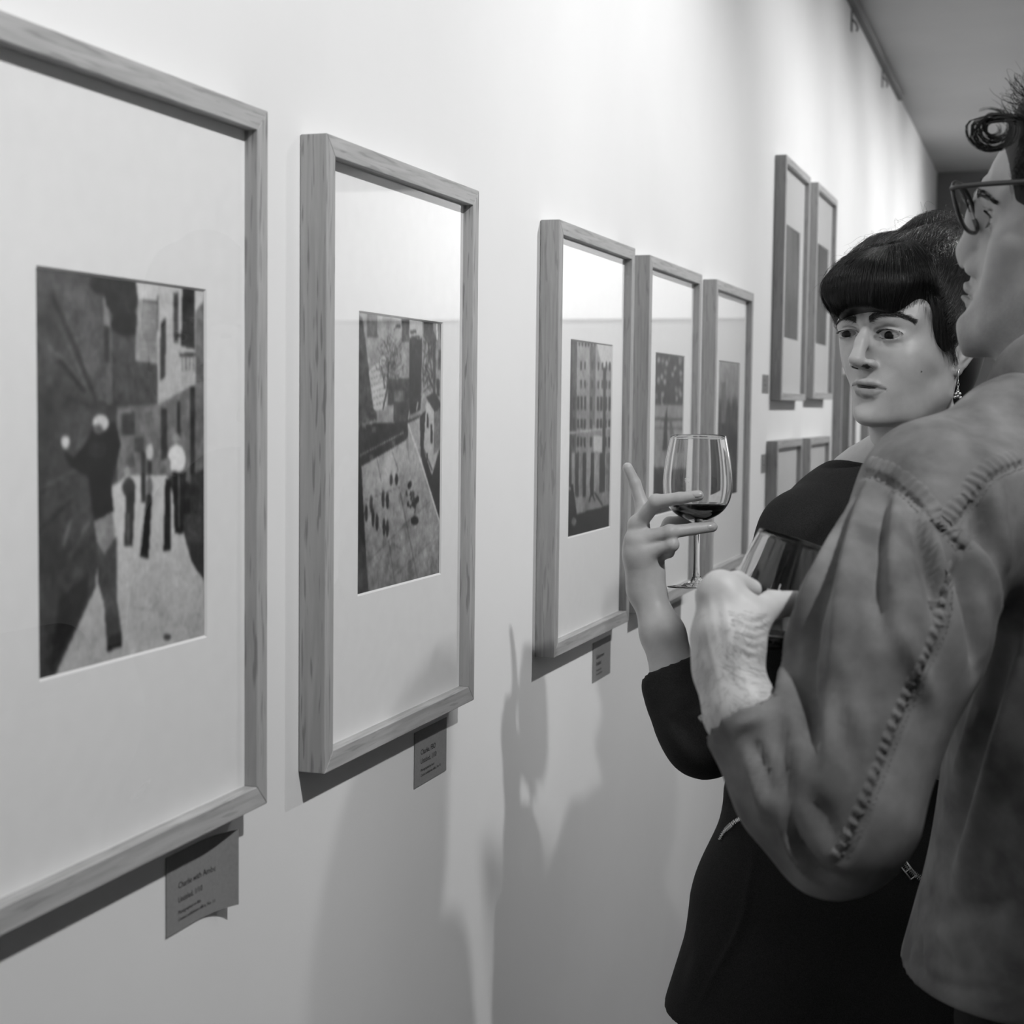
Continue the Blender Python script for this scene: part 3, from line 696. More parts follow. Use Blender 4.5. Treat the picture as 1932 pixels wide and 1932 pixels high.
def face_sculpt(h, male=False):
    j = 1.06 if male else 1.0
    S = Sculpt((-.10, -.125, -.19), (.10, .125, .125), h)
    S.ell((0, -.018, .030), (.073, .091, .081))
    S.ell((0, .026, .034), (.057, .052, .055), .025)
    S.ell((0, .022, -.028), (.055, .054, .062), .025)
    S.ell((0, .020, -.064), (.045*j, .050, .044*j), .025)
    for sg in (-1, 1):
        S.chain([(sg*.056*j, -.012, -.008), (sg*.050*j, -.012, -.040), (sg*.046*j, -.004, -.064), (sg*.028, .036, -.091*j), (0, .054, -.100*j)], [.011, .012, .014, .0135, .0135], .026)
        S.ell((sg*.043, .034, -.022), (.018, .026, .016), .03)
        S.ell((sg*.029, .048, -.048), (.020, .020, .024), .025)
    S.ell((0, .062, -.100*j), (.021*j, .0160, .0140), .014)
    for sg in (-1, 1):
        S.ell((sg*.0315, .087, -.001), (.0205, .0150, .0120), .016, sub=True)
        S.chain([(sg*.012, .0765, .017), (sg*.030, .0735, .0205), (sg*.046, .060, .0165)], .0042 if not male else .007, .018)
    # nose
    S.chain([(0, .0760, .010), (0, .0865, -.012), (0, .0985, -.0365)], [.0062, .0062, .0084] if not male else [.008, .009, .0105], .009)
    for sg in (-1, 1):
        S.ell((sg*.0100, .0868, -.0425), (.0058, .0088, .0072), .006)
    if male:
        for sg in (-1, 1): S.ell((sg*.0120, .0875, -.0430), (.0070, .0105, .0082), .005)
        for sg in (-1, 1): S.ell((sg*.018, .073, -.034), (.012, .012, .018), .012)
    S.cap((0, .099, -.0430), (0, .086, -.0500), .0042, .0045, .006)
    for sg in (-1, 1):
        S.ell((sg*.0068, .0915, -.0505), (.0044, .0078, .0056), .002, sub=True)
    # mouth
    S.ell((0, .060, -.072), (.029, .0210, .021), .018)
    S.cap((0, .0905, -.056), (0, .0890, -.064), .0020, .0024, .006, sub=True)
    S.chain([(-.024, .0725, -.0738), (-.012, .0808, -.0702), (-.004, .0838, -.0690), (0, .0836, -.0698), (.004, .0838, -.0690), (.012, .0808, -.0702), (.024, .0725, -.0738)], [.0016, .0032, .0036, .0034, .0036, .0032, .0016], .004)
    S.chain([(-.022, .0725, -.0752), (-.011, .0800, -.0796), (0, .0828, -.0806), (.011, .0800, -.0796), (.022, .0725, -.0752)], [.0016, .0044, .0052, .0044, .0016], .004)
    S.chain([(-.0250, .0752, -.0746), (-.012, .0835, -.0739), (0, .0868, -.0742), (.012, .0835, -.0739), (.0250, .0752, -.0746)], [.0006, .0013, .0017, .0013, .0006], .0010, sub=True, flat=((0, 1, 0), 3.0))
    S.ell((0, .0860, -.0915), (.015, .0058, .0045), .010, sub=True)
    # eyelids round the eyeballs
    for sg in (-1, 1):
        S.ell((sg*.032, .0610, -.0005), (.0152, .0146, .0140), .006)
        S.ell((sg*.0315, .0790, -.0005), (.0152, .0130, .0050), .0012, sub=True)
        S.chain([(sg*.019, .0755, .0065), (sg*.031, .0765, .0098), (sg*.046, .0690, .0058)], .0010, .0022, sub=True)
        S.chain([(sg*.020, .0750, -.0075), (sg*.032, .0755, -.0115), (sg*.044, .0690, -.0085)], .0008, .004, sub=True)
    # ears
    for sg in (-1, 1):
        hx = [(.0700, -.004, -.010), (.0735, -.002, .012), (.0775, -.010, .024), (.0830, -.024, .021), (.0850, -.031, .006), (.0815, -.028, -.012), (.0765, -.020, -.026)]
        S.chain([(sg*a, b, c) for a, b, c in hx], [.0032, .0034, .0034, .0034, .0034, .0032, .0036], .003)
        ah = [(.0755, -.014, .012), (.0790, -.021, .002), (.0775, -.019, -.012), (.0745, -.011, -.019)]
        S.chain([(sg*a, b, c) for a, b, c in ah], .0030, .004)
        S.ell((sg*.0745, -.016, -.002), (.0042, .0150, .022), .005)
        S.ell((sg*.0740, -.0130, -.0310), (.0042, .0080, .0095), .005)
        S.ell((sg*.0795, -.0085, -.008), (.0050, .0065, .0085), .003, sub=True)
        S.ell((sg*.0735, -.0005, -.0115), (.0030, .0035, .0048), .003)
    # neck
    nr = .060 if male else .0475
    S.chain([(0, -.022, -.050), (0, -.030, -.11), (0, -.040, -.20)], [nr, nr, nr*1.08], .022)
    return S
def face_tone(V, base, lip, warp=None):
    """skin tone at local points: the lips are darker skin, mouth gap and nostril shade is painted in"""
    t = np.full(len(V), base)
    x, y, z = V.T
    up = -.0672-.0010*np.cos(np.clip(x/.004, -3.14, 3.14))-.0055*(np.abs(x)/.025)**2
    lo = -.0866+.0105*(np.abs(x)/.025)**2
    m = (np.abs(x) < .0255) & (y > .070) & (z < up) & (z > lo)
    e = np.clip(np.minimum(up-z, z-lo)/.0015, 0, 1)
    t = np.where(m, base+(lip-base)*e, t)
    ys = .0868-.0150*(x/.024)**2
    t = np.where((np.abs(x) < .0215) & (np.abs(z+.0742) < .0024) & (y < ys-.0016) & (y > .066), .05, t)  # shade of the mouth gap painted into the tone
    t = np.where((np.abs(np.abs(x)-.0068) < .0036) & (z > -.0500) & (z < -.0445) & (y > .085) & (y < .0975), .06, t)  # shade inside the nostrils painted into the tone
    return t
def snap(V, spec, anchors, sigma, side=-1):
    """pull the outline seen from the camera onto outline points of the photograph"""
    q = TO_PX(V); src = []; dst = []
    for (u, v) in spec:
        b = np.where(np.abs(q[:, 1]-v) < 4)[0]
        b = b[np.abs(q[b, 0]-u) < 60]
        if not len(b): continue
        i = b[np.argmin(q[b, 0])] if side < 0 else b[np.argmax(q[b, 0])]
        src.append(V[i]); dst.append(PX(u, v, q[i, 2]))
    return warp_fn(np.array(src+list(anchors)), np.array(dst+list(anchors)), sigma)
def eyeball(name, c, r, gaze, parent, fn, iris=.007):
    """c and gaze in head space; fn carries head space into the room"""
    V, F = uvsphere((0, 0, 0), r, 48, 32)
    g = np.array(gaze)/np.linalg.norm(gaze); q = (V/r)@g; ang = np.degrees(np.arccos(np.clip(q, -1, 1)))
    t = np.where(ang < 13, .004, np.where(ang < 33, iris, .30))
    return sobj(name, fn(V+np.array(c)), F, EYEM, parent, t)
class Strands:
    """many fine tapered hairs in one mesh"""
    def __init__(s): s.V = []; s.F = []; s.n = 0
    def add(s, pts, r):
        pts = np.asarray(pts); n = len(pts)
        t = np.gradient(pts, axis=0); t /= np.linalg.norm(t, axis=1, keepdims=True)+1e-12
        a = np.cross(t, [0.31, .2, .93]); a /= np.linalg.norm(a, axis=1, keepdims=True)+1e-12; b = np.cross(t, a)
        rr = r*(1-.75*np.linspace(0, 1, n)**2)[:, None]
        ring = np.stack([pts+rr*(math.cos(g)*a+math.sin(g)*b) for g in (0, 2.094, 4.189)], 1)
        i = np.arange(n-1)[:, None]*3+np.arange(3)[None]; k = np.arange(n-1)[:, None]*3+(np.arange(3)+1)[None] % 3
        f = np.stack([i, k, k+3, i+3], -1).reshape(-1, 4)+s.n
        s.V.append(ring.reshape(-1, 3)); s.F.append(f); s.n += n*3
    def obj(s, name, m, parent): return sobj(name, np.concatenate(s.V), np.concatenate(s.F), m, parent)
# ---------------------------------------------------------------- the woman with the fringe
WR = head_basis(math.radians(-118.5), math.radians(6.0), math.radians(4.6)); WT = np.array([.4985, 1.985, 1.5310])
WLM = [((-.046,.060,0),(1710,637)), ((-.017,.070,-.001),(1661,633)), ((.017,.070,-.001),(1621,629)), ((.046,.060,0),(1588.5,630.4)),
 ((0,.1075,-.037),(1605.5,678)), ((0,.088,-.053),(1630,701.5)), ((-.019,.086,-.044),(1658.5,686)),
 ((-.025,.0755,-.074),(1671.5,734)), ((.025,.0755,-.074),(1609,726)), ((0,.090,-.0741),(1627.5,728)), ((0,.090,-.0855),(1627,751)),
 ((0,.079,-.102),(1622,785)), ((0,.062,-.117),(1645.6,799)), ((-.022,.046,-.111),(1690,799)), ((-.073,-.001,-.012),(1800,673)), ((-.074,-.013,-.040),(1807,709)),
 ((-.030,.080,.020),(1668,596)), ((-.046,.068,.016),(1712,604)), ((.030,.080,.020),(1600,603))]
woman = empty('person', (.53, 2.06, 0)); tag(woman, 'young woman with short dark fringe and dark top raising a wine glass', 'person')
wfix = target_warp(WR, WT, WLM, .030)
S = face_sculpt(.0016); V, F = S.mesh(); V = relax(V, F, 1, .4); V = relax_part(V, F, cheek_weight(V), 30)
tone = face_tone(V, .47, .28)
for sg in (-1, 1):      # brow hair shows dark at the skin
    for a_, b_, w_ in (((.013, .0170), (.026, .0218), .0034), ((.026, .0218), (.038, .0222), .0029), ((.038, .0222), (.049, .0165), .0017)):
        A_, B_ = np.array(a_), np.array(b_); q_ = np.stack([V[:, 0]*sg, V[:, 2]], 1)-A_; t_ = np.clip(q_@(B_-A_)/((B_-A_)@(B_-A_)), 0, 1)
        dd_ = np.linalg.norm(q_-t_[:, None]*(B_-A_), axis=1); tone = np.where(V[:, 1] > .04, tone*(1-.5*np.exp(-(dd_/w_)**2)), tone)
wl = lambda p: wfix(np.atleast_2d(np.array(p, float))@WR.T+WT)
V = wl(V)
_anc = [wl(l)[0] for l, _ in WLM]
wsnap = snap(V, [(1583,640),(1585,657),(1592,685),(1601.6,717),(1609,745),(1617,774),(1627,790)], _anc, .016)
_wl0 = wl; wl = lambda p: wsnap(_wl0(p)); V = wsnap(V)
W_HEAD = (V, F, tone)
sobj('body', V, F, SKINW, woman, tone)
GZ = head_basis(math.radians(-126), math.radians(-4), 0)[:, 1]
for sg in (-1, 1): eyeball('eyeball', (sg*.032, .0622, -.0005), .0123, WR.T@GZ, woman, wl)
# hair: a dense mass with a thick blunt fringe, drawn back to a knot on the crown, and loose strands over it
S = Sculpt((-.115, -.165, -.12), (.115, .135, .20), .0025)
S.ell((0, -.022, .036), (.084, .104, .091))
S.ell((0, -.055, -.010), (.068, .060, .075), .02)
for sg in (-1, 1): S.ell((sg*.040, .006, .076), (.040, .048, .036), .02); S.ell((sg*.034, -.035, .100), (.044, .060, .040), .02)
S.ell((.004, .036, .049), (.075, .072, .048), .02)
S.ell((0, .105, -.078), (.112, .092, .108), .004, sub=True)
for sg in (-1, 1):
    S.ell((sg*.074, .064, -.020), (.030, .038, .060), .006, sub=True)
    S.ell((sg*.070, .078, .022), (.028, .036, .034), .008, sub=True)
    S.ell((sg*.080, -.006, -.030), (.022, .020, .034), .006, sub=True)
S.ell((-.006, -.062, .134), (.046, .040, .034), .012)
S.ell((-.004, -.096, .146), (.024, .024, .022), .01)
S.ell((0, 0, -.13), (.2, .2, .045), .01, sub=True)
HV, HF = S.mesh(); HV = relax(HV, HF, 2)
hair = sobj('hair', wl(HV), HF, HAIRM, woman)
HT = bvh(HV, HF)
def onhair(p, lift):
    loc, nor, _, _ = HT.find_nearest(Vector(p)); return np.array(loc)+np.array(nor)*lift
ST = Strands(); R_ = np.random.default_rng(3)
def surf_path(ctrl, n, lift, wob=.0012):
    c = smooth_path(ctrl, 2); t = np.linspace(0, 1, n)
    q = np.stack([np.interp(t, np.linspace(0, 1, len(c)), c[:, i]) for i in range(3)], 1)
    ph = R_.uniform(0, 6.28, 3); fr = R_.uniform(3, 9)
    out = []
    for k, p in enumerate(q):
        o = onhair(p, lift*(.4+.6*math.sin(math.pi*min(1, t[k]*1.0)))); out.append(o+wob*np.sin(fr*t[k]+ph))
    return np.array(out)
for k in range(2600):      # fringe, crown to brow
    ph = R_.uniform(-1.35, 1.35); z1 = .012+R_.normal(0, .0018)
    ctrl = []
    for e in np.linspace(1.25, -.30, 8):
        ctrl.append((.004+.080*math.cos(e)*math.sin(ph)+.012*math.sin(ph)*(1-abs(math.cos(e))), .030+.082*math.cos(e)*math.cos(ph)*1.0, .052+.066*math.sin(e)))
    ctrl[-1] = (ctrl[-1][0], ctrl[-1][1], z1+.003*abs(ph)+.030*max(0, abs(ph)-.75))
    ST.add(surf_path(ctrl, 12, R_.uniform(0, .003)+(.004*R_.random()**4), .0008+.0022*(R_.random() < .12)), R_.uniform(.00012, .00024))
for k in range(2400):      # sides and top drawn back to the knot
    if R_.random() < .6:
        sg = -1 if R_.random() < .75 else 1; u = R_.uniform(0, 1)
        root = (sg*(.062+.012*u), .052-.060*u, .055-.060*u+R_.normal(0, .004))
    else:
        sg = 1; a = R_.uniform(-1, 1); root = (.07*a, .035, .118-.03*a*a)
    end = np.array([-.006, -.064, .138])+R_.normal(0, .014, 3); mid = (np.array(root)+end)/2+np.array([root[0]*.35, -.006, .012])+R_.normal(0, .005, 3)
    ST.add(surf_path([root, (np.array(root)*.65+mid*.35), mid, end], 12, R_.uniform(0, .0045), .0016), R_.uniform(.00012, .00026))
for k in range(700):       # swept back from the parting behind the fringe
    u = R_.uniform(0, 1); root = np.array((-.028-.040*u+R_.normal(0, .003), .030-.012*u+R_.normal(0, .006), .112-.060*u+R_.normal(0, .004)))
    end = np.array([-.010, -.062, .132])+R_.normal(0, .014, 3); mid = (root+end)/2+np.array([-.014, -.002, .008])+R_.normal(0, .005, 3)
    ST.add(surf_path([root, root*.6+mid*.4, mid, end], 12, R_.uniform(.0005, .005), .0018), R_.uniform(.00012, .00026))
for k in range(430):       # the knot itself
    c = np.array([-.006, -.064, .134]); n = R_.normal(0, 1, 3); n /= np.linalg.norm(n); a = np.cross(n, [0, 0, 1.]); a /= np.linalg.norm(a); b = np.cross(n, a)
    t0 = R_.uniform(0, 6.28); r = R_.uniform(.030, .046); tt = np.linspace(t0, t0+R_.uniform(1.5, 4), 14)
    ST.add(np.array([c+r*(math.cos(x)*a+math.sin(x)*b)*np.array([1.05, .95, .85])+n*.006*math.sin(2*x) for x in tt]), R_.uniform(.00013, .00026))
for k in range(260):       # flyaways standing off the top
    a = R_.uniform(-1.3, 1.3); y = R_.uniform(-.10, .10)
    p = onhair((.085*math.sin(a), y, .05+.095*math.cos(a)), 0); _, n_, _, _ = HT.find_nearest(Vector(p)); n_ = np.array(n_)
    f_ = np.array([R_.normal(0, .5), R_.choice([-1., 1.]), R_.normal(0, .3)]); f_ -= n_*(f_@n_); f_ /= np.linalg.norm(f_); s_ = np.cross(n_, f_)
    L_ = R_.uniform(.018, .050); hgt = R_.uniform(.004, .014)*(1.6 if y < -.02 else 1); ph = R_.uniform(0, 6); cu = R_.uniform(2, 6); ca = R_.uniform(.0005, .004)
    ST.add(np.array([p+f_*L_*x+n_*hgt*math.sin(min(1, x*1.25)*2.6)+s_*ca*math.sin(cu*x+ph) for x in np.linspace(0, 1, 14)]), .00011)
for k in range(380):       # wisps at the temple and in front of the ear
    u = R_.uniform(0, 1); root = np.array((-.071+R_.normal(0, .001), .052-.044*u+R_.normal(0, .003), .040-.030*u))
    l_ = R_.uniform(.4, 1.25)*(.55+.45*u); sw = R_.normal(0, .004)
    ST.add(np.array([root+x*l_*np.array([-.004, -.016-.004*u, -.044])+np.array([-.002*math.sin(x*3), sw*math.sin(2.5*x), 0]) for x in np.linspace(0, 1, 10)]), R_.uniform(.0001, .0002))
for k in range(260):       # baby hairs softening the hairline at the temple
    u = R_.uniform(0, 1)**.8; root = np.array((-.0665-.004*u+R_.normal(0, .001), .062-.046*u+R_.normal(0, .003), .044-.050*u))
    l_ = R_.uniform(.006, .018); d = np.array([-.05, .25-.9*u+R_.normal(0, .25), -.9]); d /= np.linalg.norm(d)
    q_ = [root+d*l_*x+np.array([-.0015*x, -.004*x*x, 0]) for x in np.linspace(0, 1, 6)]
    ST.add(np.array(q_), R_.uniform(.00007, .00013))
ST.V = [wl(v) for v in ST.V]; ST.obj('loose_strands', HAIRM, hair)
# brows and lashes
BROWM = mat('soft_brow_hair', .04, .6, .2); FT_ = bvh(V, F)
def on_face(p, lift=.0004):
    loc, nor, _, _ = FT_.find_nearest(Vector(p)); return np.array(loc)+np.array(nor)*lift
for sg in (-1, 1):
    BR = Strands()
    ctrl = smooth_path([(sg*.012, .082, .0165), (sg*.024, .083, .0215), (sg*.037, .077, .0225), (sg*.050, .064, .0160)], 3)
    for k in range(430):
        t = R_.uniform(0, 1); i = t*(len(ctrl)-1); p = ctrl[int(i)]; wv = .0036*(1-.75*t**1.5)
        q = p+np.array([0, 0, R_.uniform(-1, 1)*wv]); d = np.array([sg*1, -.4, .55-1.0*t+R_.normal(0, .25)]); d /= np.linalg.norm(d)
        A = [on_face(wl(q+d*.0075*x)[0], .0003+.0005*x) for x in (0, .35, .7, 1)]
        BR.add(A, .00013)
    BR.obj('eyebrow', BROWM, woman)
def lashes(wl, parent, R_):
  for sg in (-1, 1):
    LS = Strands()
    for k in range(150):
        t = R_.uniform(-1, 1); p = np.array([sg*(.0315+.0145*t), .0755-.004*t*t-.004*max(0, t), .0052*math.sqrt(max(0, 1-t*t))-.0002])
        d = np.array([sg*.35*t+.05*R_.normal(), .85, -.12]); d /= np.linalg.norm(d)
        A = [wl(p+d*.0050*x+np.array([0, 0, .0012*x*x]))[0] for x in (0, .4, .8, 1)]
        LS.add(A, .00013)
    for k in range(36):
        t = R_.uniform(-1, 1); p = np.array([sg*(.0315+.014*t), .0750-.004*t*t-.004*max(0, t), -.0050*math.sqrt(max(0, 1-t*t))-.0006])
        d = np.array([sg*.3*t, .8, -.4]); d /= np.linalg.norm(d)
        LS.add([wl(p+d*.004*x)[0] for x in (0, .5, 1)], .00014)
    LS.obj('eyelashes', HAIRM, parent)
lashes(wl, woman, R_)
# the mole on her cheek, her raised arm and hand
def body_join(o, parts):
    """one continuous body mesh"""
    V, F = join([(p[0], p[1]) for p in parts]); t = np.concatenate([p[2] for p in parts])
    me = o.data; nm = o.name; par = o.parent; ms = list(me.materials)
    bpy.data.objects.remove(o)
    return sobj('body', V, F, ms[0], par, t)
DG = 1.86
def hpt(l): return [PX(u, v, DG+d*.001) for u, v, d in l]
def arm_sculpt(lo_hi, h):
    P = np.array(lo_hi); return Sculpt(P.min(0)-.035, P.max(0)+.035, h)
IDX = hpt([(1207, 992, 8), (1212, 955, 16), (1198, 912, 19), (1184, 882, 18)])
MID = hpt([(1203, 990, -4), (1238, 947, -30), (1282, 940, -42), (1318, 935, -47)])
RNG_ = hpt([(1199, 1018, -8), (1264, 1004, -24), (1309, 998, -17), (1344, 994, -13)])
PNK = hpt([(1203, 1044, -8), (1268, 1028, -24), (1262, 1042, -8), (1244, 1050, -2)])
THB = hpt([(1230, 1082, 4), (1240, 1034, 16), (1264, 989, 27), (1293, 983, 25)])
WRI = PX(1219, 1112, 1.862); FA1 = PX(1250, 1195, 1.845); FA2 = PX(1278, 1285, 1.820); ELB = PX(1330, 1388, 1.78)
def hand(S, wri, fingers, thumb, k=.006, rs=1.0):
    for ch, r in fingers:
        S.chain(ch, [x*rs for x in r], .0025)
    for (ch, r) in fingers: S.cap(wri, ch[0], .0125*rs, r[0]*1.02*rs, .010)
    S.chain(thumb[0], [x*rs for x in thumb[1]], .004)
    S.cap(wri, thumb[0][0], .013*rs, thumb[1][0]*rs, .012)
S = arm_sculpt(IDX+MID+RNG_+PNK+THB+[WRI, FA1, FA2], .0016)
FNG = [(IDX, [.0088, .0080, .0070, .0060]), (MID, [.0092, .0084, .0070, .0062]), (RNG_, [.0092, .0080, .0070, .0062]), (PNK, [.0086, .0072, .0064, .0058])]
hand(S, WRI, FNG, (THB, [.0125, .0108, .0086, .0076]))
S.ell((np.array(WRI)*.4+np.array(MID[0])*.3+np.array(RNG_[0])*.3), (.020, .020, .024), .014)
ax_ = np.array(FA1)-np.array(WRI)
S.chain([np.array(WRI)*.8+np.array(RNG_[0])*.2, WRI, FA1, FA2, ELB], [.0165, .0165, .0215, .0250, .030], .012, flat=(_r, 1.13))
for ch in (IDX, MID, RNG_, PNK):      # knuckles
    S.ell(ch[0]-np.array(_f)*.003, (.0088, .0088, .0088), .006)
    S.ell(ch[1]-np.array(_u)*-.001, (.0082, .0082, .0082), .003)
AV, AF = S.mesh(); AV = relax(AV, AF, 1, .4)
At = np.full(len(AV), .49)
for ch in (MID, RNG_):                # tone slightly darker round the finger joints
    for q in (ch[1], ch[2]): At *= 1-.10*np.exp(-(np.linalg.norm(AV-q, axis=1)/.006)**2)
# a coarse body under the clothes, down to the feet
S = Sculpt((.12, 1.65, .02), (.95, 2.45, 1.45), .012)
NK = PX(1668, 862, 1.985); SHR = PX(1512, 1003, 1.905); SHL = 2*np.array(NK)-np.array(SHR); SHL[2] = SHR[2]-.01
PEL = np.array([.53, 2.06, .86])
S.chain([wl((0, -.035, -.12))[0], NK-np.array([0, 0, .03])], [.045, .05], .03)
S.chain([SHR, NK-np.array([0, 0, .07]), SHL], [.035, .06, .035], .05)
S.chain([NK-np.array([0, 0, .10]), (np.array(NK)+PEL)/2, PEL], [.085, .080, .10], .06)
S.cap(SHR, ELB, .034, .030, .03)
LEL = SHL+np.array([.04, .02, -.27]); S.chain([SHL, LEL, LEL+np.array([-.14, -.10, .02])], [.034, .030, .025], .03)
for sg in (-1, 1):
    hp = PEL+np.array([.075*sg*.55, -.075*sg*.83, -.02]); S.chain([hp, hp+np.array([.0, .0, -.40]), hp+np.array([0, .01, -.76])], [.075, .050, .036], .03)
BV, BF = S.mesh(); BV = relax(BV, BF, 1)
wbody = [o for o in woman.children if o.name.startswith('body')][0]
mole = hit(bvh(W_HEAD[0], W_HEAD[1]), 1738.7, 701.5); tn = W_HEAD[2].copy()
if mole is not None: tn[np.linalg.norm(W_HEAD[0]-mole, axis=1) < .0012] = .08
wbody = body_join(wbody, [(W_HEAD[0], W_HEAD[1], tn), (AV, AF, At), (BV, BF, np.full(len(BV), .47))])
NAILM = mat('fingernail', .50, .28, .5)
AT_ = bvh(AV, AF)
def nail(tree, uv, d, L_, W_, parent):
    p = hit(tree, *uv)
    if p is None: return
    _, nor, _, _ = tree.find_nearest(Vector(p)); n = np.array(nor); d = np.array(d)-n*(np.array(d)@n); d /= np.linalg.norm(d); s = np.cross(n, d)
    V = []; F = []; nu, nv = 10, 10
    for i in range(nu+1):
        for k in range(nv+1):
            a = -1+2*i/nu; b = -1+2*k/nv; wd = W_*(1-.25*max(0, a)**2)*(1-.12*a*a); V.append(p+d*L_*a*(1-.12*b*b)+s*wd*b+n*(.0007-.0022*b*b-.0012*a*a))
    for i in range(nu):
        for k in range(nv): F.append((i*(nv+1)+k, (i+1)*(nv+1)+k, (i+1)*(nv+1)+k+1, i*(nv+1)+k+1))
    o = sobj('fingernail', np.array(V), np.array(F), NAILM, parent); so = o.modifiers.new('thick', 'SOLIDIFY'); so.thickness = .0012; so.offset = -1
nail(AT_, (1316, 931), MID[3]-MID[2], .0055, .0042, woman)
nail(AT_, (1341, 994), RNG_[3]-RNG_[2], .0058, .0042, woman)

# ---------------------------------------------------------------- dark jacket with rolled sleeve and zip pockets
JACK = noise_col(mat('black_jersey', .02, .85, .2), 800, .012, .026, bump=.35, bscale=900, dist=.0006)
KNIT = noise_col(mat('charcoal_knit', .03, .9, .2), 500, .014, .034, bump=.35, bscale=700, dist=.0008, stretch=(1, 1, 2.5))
ZIPM = mat('zip_metal', .75, .3, .5, 1.0)
S = Sculpt((.10, 1.60, .66), (.95, 2.50, 1.44), .0052)
cf = PX(1276, 1298, 1.815); fdir = np.array(FA1)-np.array(FA2); fdir /= np.linalg.norm(fdir)
S.chain([ELB, PX(1300, 1345, 1.80), PX(1277, 1296, 1.815)], [.040, .039, .036], .012)
S.cap(cf-fdir*.012, cf+fdir*.004, .0395, .0390, .006)
S.cap(cf+fdir*.060, cf+fdir*.12, .052, .06, .002, sub=True)
S.cap(cf-fdir*.004, cf+fdir*.06, .0255, .0265, .003, sub=True)
S.chain([SHR+np.array([0, 0, -.004]), np.array(NK)*.6+SHR*.4+np.array([0, 0, -.030]), NK-np.array([0, 0, .062]), SHL], [.043, .052, .062, .046], .04)
S.chain([NK-np.array([0, 0, .13]), PX(1625, 1250, 1.985), PX(1600, 1490, 1.975)], [.105, .112, .098], .06, flat=(_r, 1.45))
S.chain([PX(1600, 1490, 1.975), PX(1600, 1700, 1.965), PX(1604, 1905, 1.96)], [.100, .128, .158], .02, flat=(_r, 1.47))
S.chain([SHR, (SHR+ELB)/2+np.array(_f)*-.004, ELB], [.045, .044, .043], .03)
S.chain([SHL, LEL, LEL+np.array([-.14, -.10, .02])], [.050, .046, .040], .03)
S.cut((0, 0, .705), (0, 0, -1), .01)
S.ell(PX(1668, 852, 1.975), (.064, .060, .040), .008, sub=True)
JV, JF = S.mesh(); JV = relax(JV, JF, 2); JN = vnormals(JV, JF); JT = bvh(JV, JF)
for uv, wd, am in (([(1372, 1512), (1400, 1506), (1440, 1500)], .010, -.010), ([(1362, 1490), (1400, 1475), (1440, 1470)], .010, .006), ([(1426, 1588), (1418, 1650), (1398, 1756), (1356, 1826), (1316, 1904)], .0040, .0028),
                   ([(1362, 1540), (1390, 1560), (1425, 1545)], .008, .004), ([(1400, 1800), (1470, 1830), (1560, 1900)], .03, .006), ([(1300, 1760), (1330, 1800), (1300, 1880)], .02, .006),
                   ([(1262, 1352), (1282, 1370), (1300, 1400)], .006, -.005), ([(1282, 1330), (1300, 1370), (1312, 1420)], .007, -.006), ([(1302, 1320), (1318, 1370), (1330, 1430)], .007, -.005), ([(1470, 1000), (1520, 1010), (1580, 960)], .018, .004), ([(1500, 1060), (1540, 1020), (1600, 960)], .014, -.004), ([(1296, 1350), (1330, 1345)], .006, .004)):
    JV = stroke(JV, JN, trace(JT, uv), wd, am)
jacket = sobj('jacket', JV, JF, JACK, woman)
JT = bvh(JV, JF)
def zipper(name, uv, parent, sl=None):
    pt = trace(JT, uv, 2); pt = resample(pt, .0011); b = MB()
    for i in range(1, len(pt)-1):
        t = pt[i+1]-pt[i-1]; t /= np.linalg.norm(t); _, n, _, _ = JT.find_nearest(Vector(pt[i])); n = np.array(n); s = np.cross(n, t); s /= np.linalg.norm(s)
        sg = 1 if i % 2 else -1; c = pt[i]+n*.0010+s*sg*.0013
        q = []
        for dz in (-.0007, .0009):
            for dx, dy in ((-.00042, -.0019), (.00042, -.0019), (.00042, .0019), (-.00042, .0019)): q.append(c+t*dx+s*dy+n*dz)
        b.add(q, [(0, 3, 2, 1), (4, 5, 6, 7), (0, 1, 5, 4), (1, 2, 6, 5), (2, 3, 7, 6), (3, 0, 4, 7)])
    return b.build(name, ZIPM, parent)
zipper('zip', [(1359, 1586), (1366, 1570), (1384, 1553), (1404, 1542), (1430, 1531)], jacket)
zipper('zip', [(1690, 1612), (1712, 1640), (1728, 1652), (1748, 1666)], jacket)
b = MB(); pa, pb = hit(JT, 1700, 1624), hit(JT, 1722, 1654)
if pa is not None and pb is not None:
    n = -np.array(_f); t = pb-pa; ln = np.linalg.norm(t); t /= ln; s = np.cross(n, t)
    for off in (-.0042, .0042): b.tube([pa+n*.004+s*off, pb+n*.004+s*off], .0010)
    for q in (pa, pb, pa*.45+pb*.55): b.tube([q+n*.004-s*.0042, q+n*.004+s*.0042], .0010)
    b.tube([pa-t*.006+n*.003, pa+n*.003], .0028); b.build('zip_pull', ZIPM, jacket, True)
